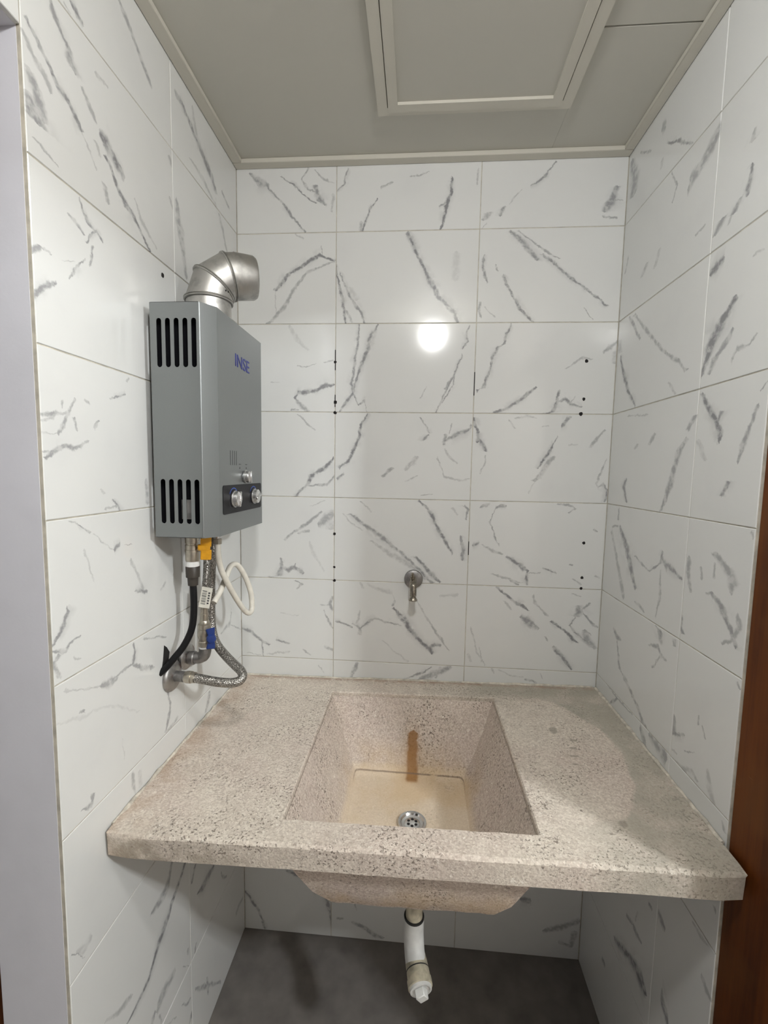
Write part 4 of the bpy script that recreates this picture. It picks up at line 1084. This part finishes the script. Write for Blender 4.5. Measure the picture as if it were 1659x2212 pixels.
# mortar beads along the walls
def bead(name, pts, r, seed):
    rn = random.Random(seed); P = spline(pts, 10)
    P = [p + Vector((rn.uniform(-1, 1), rn.uniform(-1, 1), rn.uniform(-1, 1)))*r*.25 for p in P]
    return tube_me(name, P, [r*rn.uniform(.6, 1.25) for _ in P], 8, 80)
part('mortar_bead', bead('mortar_bead', [(.012, -.0035, ZT+cz(0)), (.3, -.0035, ZT+cz(.3)), (.7, -.0035, ZT+cz(.7)), (W-.012, -.0035, ZT+cz(W))], .0042, 1), M['sealant'], sink)
part('mortar_bead', bead('mortar_bead', [(.0035, -.01, ZT+cz(0)), (.0035, -.2, ZT+cz(0)), (.0035, -.4, ZT+cz(0)), (.0035, -.60, ZT+cz(0))], .004, 2), M['sealant'], sink)
part('mortar_bead', bead('mortar_bead', [(W-.0035, -.01, ZT+cz(W)), (W-.0035, -.2, ZT+cz(W)), (W-.0035, -.4, ZT+cz(W)), (W-.0035, -.555, ZT+cz(W))], .004, 3), M['sealant'], sink)

# ------------------------------------------------------------------ drain pipe
dp = thing('drain_pipe', 'white plastic drain pipe under the sink ending in a square plug', 'pipe', (.551, -.40, .33))
part('tailpiece', tube_me('tailpiece', [(.551, -.362, .6885), (.551, -.362, .48)], .0195, 24), M['pvcdirty'], dp, 'stained beige tail pipe')
part('seal_ring', tube_me('seal_ring', [(.551, -.362, .494), (.551, -.362, .490)], .0232, 24), M['rubber'], dp)
elb = spline([(.551, -.362, .490), (.551, -.362, .455), (.552, -.367, .434), (.554, -.378, .419), (.557, -.392, .410)], 6)
part('elbow', tube_me('elbow', elb, .0232, 24), M['pvc'], dp)
d = Vector((.22, -.95, -.22)).normalized(); b0 = Vector((.558, -.388, .406))
part('socket', lathe_me('socket', b0, d, [(-.012, .0235), (.0, .0248), (.014, .0252), (.0142, .0235), (.0155, .0235), (.0157, .0254), (.030, .0258), (.0305, .0272), (.044, .0272), (.045, .0255)], 28), M['pvcdirty'], dp)
part('seal_ring', lathe_me('seal_ring', b0, d, [(.0138, .0256), (.0160, .0256)], 28), M['rubber'], dp)
cap = part('end_plug', lathe_me('end_plug', b0+d*.044, d, [(0, .0245), (.006, .0240), (.0065, .021), (.0035, .0195), (.0035, .002)], 28), M['pvc'], dp)
bm = bmesh.new(); add_box(bm, (-.0105, -.0105, .0), (.0105, .0105, .017), .0015)
me = bm_me('square_head', bm, True, 40)
q = d.to_track_quat('Z', 'Y').to_matrix().to_4x4() @ Matrix.Rotation(.6, 4, 'Z'); q.translation = b0+d*.047
part('square_head', xf(me, q), M['pvc'], cap)

# ------------------------------------------------------------------ wall tap
tap = thing('wall_tap', 'small weathered metal tap with round flange and no handle on the back wall', 'tap', (.529, 0, 1.198))
tx, tz = .529, 1.198
part('flange', lathe_me('flange', (tx, -.0002, tz), (0, -1, 0), [(0, .0275), (.003, .0278), (.006, .0265), (.009, .021), (.0095, .012), (.0095, .002)], 36), M['galv'], tap)
part('body', tube_me('body', spline([(tx, -.008, tz), (tx, -.030, tz-.001), (tx, -.048, tz-.006), (tx+.0005, -.056, tz-.020), (tx+.0005, -.057, tz-.036)], 6), [.0100]*8+[.0115]*8+[.0095]*9, 18), M['tapmetal'], tap)
part('packing_nut', lathe_me('packing_nut', (tx, -.034, tz), (-.1, -.35, 1), [(0, .0085), (.007, .0095), (.014, .009), (.0142, .006), (.021, .0055), (.0215, .0042), (.028, .0036)], 6, 20), M['tapmetal'], tap)
part('spout', lathe_me('spout', (tx+.0005, -.057, tz-.028), (0, .03, -1), [(0, .0088), (.006, .0078), (.012, .0080), (.016, .0105), (.019, .0125), (.021, .0128), (.022, .0115), (.0205, .009)], 20), M['tapmetal'], tap)

# ------------------------------------------------------------------ water heater
HY_N, HY_F, HZ0, HZ1 = -.4665, -.158, 1.377, 1.828
XB, XS, XF = .018, .1165, .1360
heater = thing('water_heater', 'silver grey gas water heater with vent slots and blue lettering on the left wall', 'water heater', (.0, -.31, HZ0))
def arc(c, r, a0, a1, n=5): return [(c[0]+r*math.cos(a0+(a1-a0)*k/n), c[1]+r*math.sin(a0+(a1-a0)*k/n)) for k in range(n+1)]
# cover: wraps front and far side; the near side is its own slotted sheet
def fillet(P, R, n=5):
    out = [P[0]]
    for i in range(1, len(P)-1):
        p, a, b = Vector(P[i]), (Vector(P[i-1])-Vector(P[i])).normalized(), (Vector(P[i+1])-Vector(P[i])).normalized()
        half = a.angle(b)/2; t = R/math.tan(half); c = p + (a+b).normalized()*(R/math.sin(half))
        s0, s1 = p+a*t-c, p+b*t-c
        for k in range(n+1):
            v = s0.lerp(s1, k/n).normalized()*R + c; out.append((v.x, v.y))
    return out + [P[-1]]
prof = fillet([(XB, HY_N+.0012), (XS-.001, HY_N+.0006), (XF, -.4350), (XF, -.1900), (XS-.001, HY_F), (XB, HY_F)], .0035)
bm = bmesh.new()
th = .0012
lo = [bm.verts.new((x, y, HZ0)) for x, y in prof]; hi = [bm.verts.new((x, y, HZ1)) for x, y in prof]
for i in range(1, len(prof)-1): bm.faces.new((lo[i], lo[i+1], hi[i+1], hi[i]))
bm.faces.new(hi); bm.faces.new(lo[::-1])
bmesh.ops.bevel(bm, geom=[e for e in bm.edges if abs(e.verts[0].co.z-e.verts[1].co.z) < 1e-6 and e.is_manifold], offset=.0016, segments=2, affect='EDGES')
cover = part('cover', bm_me('cover', bm, True, 50), M['heater'], heater)
# near side sheet with vent slots (local x -> world x, local y -> world z)
hol = []
for zc, hh in ((1.7525, .0915), (1.4490, .0880)):
    for k in range(5): hol.append(stadium(.0358+k*.0172, zc, .0100, hh))
me = plate_me('side_sheet', [(XB, HZ0+.001), (XS-.002, HZ0+.001), (XS-.002, HZ1-.001), (XB, HZ1-.001)], hol, .0012)
me.transform(Matrix(((1, 0, 0, 0), (0, 0, -1, HY_N+.0006), (0, 1, 0, 0), (0, 0, 0, 1))))
part('side_sheet', me, M['heater'], heater)
part('back_plate', box_me('back_plate', (.0015, HY_N+.075, HZ0+.006), (XB-.001, HY_F-.010, HZ1-.022), .001), M['heaterdark'], heater)
part('inner_box', box_me('inner_box', (XB+.001, HY_N+.016, HZ0+.004), (XS-.006, HY_F-.006, HZ1-.004)), M['heaterdark'], heater)
ib = part('burner_label', box_me('burner_label', (.066, HY_N+.013, 1.413), (.092, HY_N+.0155, 1.452)), M['galv'], heater)
# control panel
bm = bmesh.new()
r = .006; y0, y1, z0, z1 = -.4215, -.2000, 1.4195, 1.4805
pp = arc((y1-r, z1-r), r, 0, math.pi/2) + arc((y0+r, z1-r), r, math.pi/2, math.pi) + arc((y0+r, z0+r), r, math.pi, 1.5*math.pi) + arc((y1-r, z0+r), r, 1.5*math.pi, 2*math.pi)
cp = part('control_panel', poly_prism('control_panel', pp, XF-.0005, XF+.0012), M['blackplastic'], heater, 'black control strip with two knobs')
def knob(root, y, z, r, lev=0.):
    k = part('knob', lathe_me('knob', (XF+.0010, y, z), (1, 0, 0), [(0, r*.92), (.003, r*1.0), (.005, r*.98), (.0055, r*.92), (.0120, r*.88), (.0132, r*.80), (.0136, r*.3), (.0136, r*.01)], 30), M['brushed'], root)
    bm = bmesh.new(); add_box(bm, (-.0012, -r*.90, -.0028), (.0040, r*.90, .0028), .0012)
    me = bm_me('grip', bm, True, 40); m4 = Matrix.Translation((XF+.0142, y, z)) @ Matrix.Rotation(lev, 4, 'X')
    part('grip', xf(me, m4), M['brushed'], k)
    return k
def ring_arc(name, y, z, r0, r1, a0, a1, n=16):
    a = [(y+r1*math.cos(a0+(a1-a0)*k/n), z+r1*math.sin(a0+(a1-a0)*k/n)) for k in range(n+1)]
    b = [(y+r0*math.cos(a0+(a1-a0)*k/n), z+r0*math.sin(a0+(a1-a0)*k/n)) for k in range(n+1)]
    bm = bmesh.new(); A = [bm.verts.new((XF+.0014, *p)) for p in a]; B = [bm.verts.new((XF+.0014, *p)) for p in b]
    for k in range(n): bm.faces.new((A[k], A[k+1], B[k+1], B[k]))
    return bm_me(name, bm)
for y, lv in ((-.3690, 1.4), (-.2530, .3)):
    knob(cp, y, 1.4500, .0185, lv)
    part('dial_mark', ring_arc('dial_mark', y, 1.450, .0225, .0245, .5, 2.6), M['bluerim'], cp)
    part('dial_mark', ring_arc('dial_mark', y, 1.450, .0225, .0240, 2.8, 4.0), M['ink'], cp)
knob(heater, -.3060, 1.4975, .0150, 1.57)
for k in range(4):
    part('vent_line', box_me('vent_line', (XF-.0003, -.3820+k*.0105, 1.523), (XF+.0003, -.3805+k*.0105+.0012, 1.554)), M['ink'], heater)
for y in (-.331, -.2935):
    part('printed_mark', box_me('printed_mark', (XF-.0003, y-.0055, 1.5245), (XF+.0003, y+.0055, 1.5262)), M['ink'], heater)
    part('printed_mark', lathe_me('printed_mark', (XF-.0003, y, 1.5170), (1, 0, 0), [(0, .0024), (.0006, .0024)], 8), M['ink'], heater)
me = text_me('brand_lettering', 'INSE', .0365)
me.transform(Matrix(((0, 0, 1, XF+.0004), (1, 0, 0, -.3105), (0, 1, 0, 1.7480), (0, 0, 0, 1))) @ Matrix.Diagonal((1.16, 1.06, 1., 1.)))
part('brand_lettering', me, M['blueink'], heater, 'blue INSE lettering')
for y in (-.43, -.2): part('foot_screw', lathe_me('foot_screw', (.035, y, HZ0+.001), (0, 0, -1), [(0, .005), (.004, .005), (.005, .003)], 10), M['plug'], heater)

# ------------------------------------------------------------------ flue elbow on the heater
FX, FY = .0700, -.3290
flue = thing('flue_elbow', 'segmented aluminium flue elbow on top of the water heater', 'flue elbow', (FX, FY, HZ1))
R_ = .0480
part('collar', lathe_me('collar', (FX, FY, HZ1-.001), (0, 0, 1), [(0, R_-.001), (.050, R_-.001)], 40), M['tin'], flue)
ang = math.radians(60); dh = Vector((math.sin(ang), math.cos(ang), 0)); up = Vector((0, 0, 1))
c0 = Vector((FX, FY, HZ1+.050)); RB = .063
def elbow_pt(a): return c0 + dh*(RB*(1-math.cos(a))) + up*(RB*math.sin(a)), (up*math.cos(a) + dh*math.sin(a)).normalized()
cuts = [0, math.radians(35), math.radians(70), math.radians(84)]
side = dh.cross(up).normalized()
def ring_pts(p, nrm, r, seg=40):
    e1 = side; e2 = nrm.cross(e1).normalized()
    return [p + (e1*math.cos(2*math.pi*k/seg) + e2*math.sin(2*math.pi*k/seg))*r for k in range(seg)]
def seg_me(name, stations):
    bm = bmesh.new(); rings = [[bm.verts.new(v) for v in ring_pts(p, n, r)] for p, n, r in stations]
    for a, b in zip(rings, rings[1:]):
        for k in range(40): bm.faces.new((a[k], a[(k+1) % 40], b[(k+1) % 40], b[k]))
    return bm_me(name, bm, True, 30)
for i in range(3):
    a, b = cuts[i], cuts[i+1]
    pa, na = elbow_pt(a); pb, nb = elbow_pt(b)
    part('gore', seg_me('gore', [(pa, na, R_+.001), (pb, nb, R_+(.0015 if i == 1 else .0005))]), M['tin'], flue)
    part('bead', seg_me('bead', [(pa-na*.0035, na, R_), (pa-na*.0025, na, R_+.0028), (pa-na*.0008, na, R_+.0034), (pa+na*.0008, na, R_+.0012), (pa+na*.0018, na, R_+.0034), (pa+na*.003, na, R_+.0028), (pa+na*.004, na, R_+.0005)]), M['tin'], flue)
pe, ne = elbow_pt(cuts[3])
part('outlet', seg_me('outlet', [(pe-ne*.002, ne, R_+.001), (pe+ne*.038, ne, R_-.002), (pe+ne*.044, ne, R_-.006), (pe+ne*.044, ne, R_-.010), (pe+ne*.01, ne, R_-.010)]), M['tin'], flue)
for a, s in ((.50, .72), (.43, .60)):
    pm, nm = elbow_pt(a); e2 = nm.cross(side).normalized()
    q = pm + (side*math.cos(s-.0) - e2*math.sin(s)*-1)*(R_-.001)
    dirn = (q-pm).normalized()
    part('rivet', lathe_me('rivet', q, dirn, [(0, .0026), (.0022, .0022), (.003, .0008)], 8), M['plug'], flue)

# ------------------------------------------------------------------ plumbing under the heater
g = thing('gas_hose', 'black rubber gas hose from the heater inlet into a hole in the left wall', 'hose', (.05, -.40, 1.08))
gx, gy = .0535, -.392
part('hose', tube_me('hose', spline([(gx, gy, 1.268), (gx+.001, gy, 1.23), (gx, gy-.001, 1.19), (gx-.005, gy-.004, 1.16), (gx-.017, gy-.013, 1.13), (.022, -.416, 1.108), (.006, -.427, 1.087), (-.004, -.434, 1.078)], 8), .0073, 16), M['blackhose'], g)
part('end_fitting', lathe_me('end_fitting', (gx, gy, 1.262), (0, 0, 1), [(0, .0105), (.018, .0115), (.0182, .0142), (.040, .0148), (.042, .0135)], 20), M['brownfit'], g, 'dark brown crimped hose fitting')
part('thread_tape', lathe_me('thread_tape', (gx, gy, 1.303), (0, 0, 1), [(0, .0132), (.003, .0140), (.010, .0138), (.012, .0134)], 20), M['tape'], g, 'white thread tape')
gv = thing('gas_valve', 'brass gas valve with yellow lever below the heater', 'valve', (gx, gy, 1.315))
part('body', lathe_me('body', (gx, gy, 1.315), (0, 0, 1), [(0, .0135), (.004, .0145), (.021, .0145), (.0215, .0152), (.0255, .0152), (.026, .0146), (.036, .0146), (.0365, .0132), (.0395, .0132), (.040, .0146), (.0615, .0146)], 24, 30), M['brass'], gv)
part('stem', tube_me('stem', [(gx+.010, gy, 1.341), (gx+.026, gy-.004, 1.341)], .0055, 12), M['brass'], gv)
bm = bmesh.new()
add_box(bm, (-.0115, -.0025, .002), (.0105, .0025, .030), .0015)
add_box(bm, (-.0105, -.0030, -.026), (.0115, .0020, -.004), .0015)
add_box(bm, (-.0165, -.0040, -.006), (.0085, .0030, .007), .002)
me = bm_me('lever', bm, True, 40); me.transform(Matrix.Translation((gx+.0335, gy-.006, 1.346)) @ Matrix.Rotation(math.radians(22), 4, 'Z') @ Matrix.Rotation(.05, 4, 'Y'))
part('lever', me, M['yellow'], gv, 'yellow lever')
# heater water connections
for nm, x, y, lab in (('water_inlet', .056, -.330, 'nickel water inlet stub behind the yellow lever'), ('hot_water_outlet', .058, -.303, 'nickel outlet stub at the top end of the thick braided hose'), ('drain_outlet', .086, -.340, 'slim nickel outlet stub above the milky tube')):
    s = thing(nm, lab, 'pipe fitting', (x, y, 1.345))
    part('nut', lathe_me('nut', (x, y, 1.345), (0, 0, 1), [(0, .0095), (.012, .0095), (.0125, .0078), (.0325, .0078)], 6, 20), M['brass'], s)
    part('collar', lathe_me('collar', (x, y, 1.358), (0, 0, 1), [(0, .0085), (.004, .0088), (.008, .0085)], 18), M['chrome'], s)

# milky plastic tube looping beside the back wall
tb = thing('plastic_tube', 'milky plastic tube hanging in a loop below the heater', 'tube', (.10, -.26, 1.15))
part('tube', tube_me('tube', spline([(.086, -.340, 1.350), (.0865, -.339, 1.318), (.088, -.326, 1.28), (.0935, -.297, 1.235), (.100, -.264, 1.19), (.107, -.238, 1.158), (.113, -.222, 1.148), (.114, -.208, 1.160), (.109, -.205, 1.20), (.097, -.215, 1.245), (.086, -.235, 1.275), (.080, -.26, 1.275), (.078, -.285, 1.250), (.074, -.31, 1.222), (.070, -.330, 1.205)], 10), .0068, 14), M['tubeclear'], tb)
# thin braided hose behind
bh = thing('braided_hose', 'thin steel braided hose running up to the heater behind the black gas hose', 'hose', (.055, -.335, 1.19))
part('braid', tube_me('braid', spline([(.056, -.330, 1.348), (.0555, -.331, 1.31), (.0545, -.333, 1.27), (.0515, -.335, 1.235), (.049, -.334, 1.205)], 8), .0074, 14), M['braid'], bh)
part('ferrule', tube_me('ferrule', [(.049, -.334, 1.209), (.0488, -.334, 1.1925)], .0082, 14), M['brass'], bh)
lb = part('paper_tag', None or box_me('paper_tag', (-.012, -.0006, -.024), (.012, .0006, .024)), M['paper'], bh, 'white printed tag around the hose')
lb.location = Vector((.060, -.349, 1.222)) - Vector(bh.location); lb.rotation_euler = (.0, .18, .15)
for k in range(11):
    hgt = (.0012, .0006, .0016, .0008)[k % 4]
    mesh_obj('barcode_line', box_me('barcode_line', (-.009, -.0010, -.016+k*.0030), (.001, -.0004, -.016+k*.0030+hgt)), M['ink'], lb)
for k in range(5): mesh_obj('printed_line', box_me('printed_line', (.0045, -.0010, -.014+k*.006), (.0085, -.0004, -.0105+k*.006)), M['ink'], lb)

# ball valve with blue handle on a galvanised elbow
bv = thing('shutoff_valve', 'nickel ball valve with blue butterfly handle on a galvanised elbow', 'valve', (.048, -.334, 1.085))
vx, vy = .0485, -.334
part('elbow', tube_me('elbow', spline([(.006, -.334, 1.072), (.022, vy, 1.072), (.036, vy, 1.073), (.0450, vy, 1.079), (vx, vy, 1.089), (vx, vy, 1.098)], 6), [.0135]*6+[.0130]*10+[.0138]*15, 20), M['galv'], bv)
part('elbow_rim', lathe_me('elbow_rim', (.012, vy, 1.072), (1, 0, 0), [(0, .0145), (.004, .0160), (.011, .0160), (.0125, .0145)], 20), M['galv'], bv)
part('thread_tape', lathe_me('thread_tape', (vx, vy, 1.097), (0, 0, 1), [(0, .0125), (.002, .0140), (.005, .0138)], 18), M['tape'], bv, 'white thread tape')
part('body', lathe_me('body', (vx, vy, 1.102), (0, 0, 1), [(0, .0125), (.001, .0140), (.012, .0140), (.014, .0120), (.018, .0132), (.026, .0156), (.036, .0150), (.041, .0135), (.043, .0150), (.053, .0140), (.055, .0110), (.060, .0105), (.062, .0092), (.078, .0092), (.079, .0082), (.090, .0082)], 22, 30), M['brass'], bv)
hx = Vector((vx+.0225, vy-.016, 1.128))
part('stem', tube_me('stem', [(vx+.007, vy-.005, 1.128), tuple(hx)], .005, 12), M['brass'], bv)
hb = part('handle', lathe_me('handle', hx, (.55, -.83, 0), [(-.004, .0095), (.006, .0108), (.010, .0085), (.0105, .003)], 18), M['blue'], bv, 'blue butterfly handle')
for s in (-1, 1):
    bm = bmesh.new(); add_box(bm, (-.0022, -.0072, .004), (.0028, .0072, .0245), .0016)
    for v in bm.verts:
        if v.co.z > .015: v.co.y *= 1.35
    me = bm_me('wing', bm, True, 40)
    me.transform(Matrix.Translation(hx+Vector((.003, -.002, 0))) @ Matrix.Rotation(-.98, 4, 'Z') @ Matrix.Rotation(0 if s > 0 else math.pi, 4, 'X') @ Matrix.Rotation(.12*s, 4, 'X'))
    part('wing', me, M['blue'], hb)
# wall escutcheons
e1 = mesh_obj('pipe_flange', lathe_me('pipe_flange', (0, 0, 0), (1, 0, 0), [(0, .034), (.004, .0335), (.008, .030), (.011, .022), (.0115, .014)], 36), M['galvrust'], None, (.0008, -.396, 1.056))
e1['label'] = 'rust-marked round pipe flange behind the thick braided hose'; e1['category'] = 'pipe flange'; e1['group'] = 'pipe flanges on the left wall'
e2 = mesh_obj('pipe_flange', lathe_me('pipe_flange', (0, 0, 0), (1, 0, 0), [(0, .031), (.004, .0305), (.007, .027), (.009, .020), (.0095, .014)], 36), M['galvrust'], None, (.0008, -.331, 1.074))
e2['label'] = 'smaller grey round pipe flange behind the galvanised elbow'; e2['category'] = 'pipe flange'; e2['group'] = 'pipe flanges on the left wall'
# thick braided hose
th_ = thing('braided_hose', 'thick steel braided hose bent sharply above the sink top', 'hose', (.08, -.38, 1.04))
part('inlet_nut', lathe_me('inlet_nut', (.010, -.396, 1.056), (1, 0, -.02), [(0, .0118), (.020, .0118), (.0205, .0105), (.0235, .0105)], 20), M['galv'], th_)
part('nut', lathe_me('nut', (.034, -.396, 1.0555), (1, 0, -.03), [(0, .0122), (.004, .0132), (.014, .0132), (.0145, .0115), (.022, .0118)], 22), M['brass'], th_)
hp = spline([(.050, -.396, 1.0550), (.075, -.395, 1.0510), (.105, -.392, 1.0455), (.132, -.386, 1.0420), (.1475, -.377, 1.0430), (.1515, -.367, 1.0490), (.1440, -.357, 1.0565), (.124, -.346, 1.0660), (.100, -.333, 1.0780), (.074, -.317, 1.0930), (.056, -.304, 1.112), (.047, -.296, 1.145), (.046, -.295, 1.20), (.049, -.297, 1.26), (.056, -.302, 1.32), (.058, -.303, 1.346)], 10)
part('braid', tube_me('braid', hp, .0102, 18), M['braid'], th_)

# ------------------------------------------------------------------ lamps
def lamp(name, pos, mat, lab, r, power, col):
    L = thing(name, lab, 'lamp', (pos[0], pos[1], ZC))
    part('lampholder', lathe_me('lampholder', (pos[0], pos[1], ZC-.0002), (0, 0, -1), [(0, .045), (.006, .045), (.010, .024), (.045, .020), (ZC-pos[2]-r*.70, .018)], 24), M['holder'], L)
    bm = bmesh.new(); bmesh.ops.create_icosphere(bm, subdivisions=2, radius=r*.82)
    bmesh.ops.translate(bm, verts=bm.verts, vec=pos)
    part('bulb', bm_me('bulb', bm, True), mat, L)
    ld = bpy.data.lights.new('bulb_light', 'POINT'); ld.energy = power; ld.shadow_soft_size = r; ld.color = col
    lo = bpy.data.objects.new('bulb_light', ld); COL.objects.link(lo); lo.parent = L; lo.location = Vector(pos)-Vector(L.location)
lamp('ceiling_lamp', BULB, M['bulb'], 'bare bulb on the corridor ceiling above the viewer', .038, BULB_W, (1.0, 1.0, .985))
lamp('ceiling_lamp', BULB2, M['bulb2'], 'bare bulb on the ceiling of the room to the right', .055, BULB2_W, (.95, .985, 1.0))
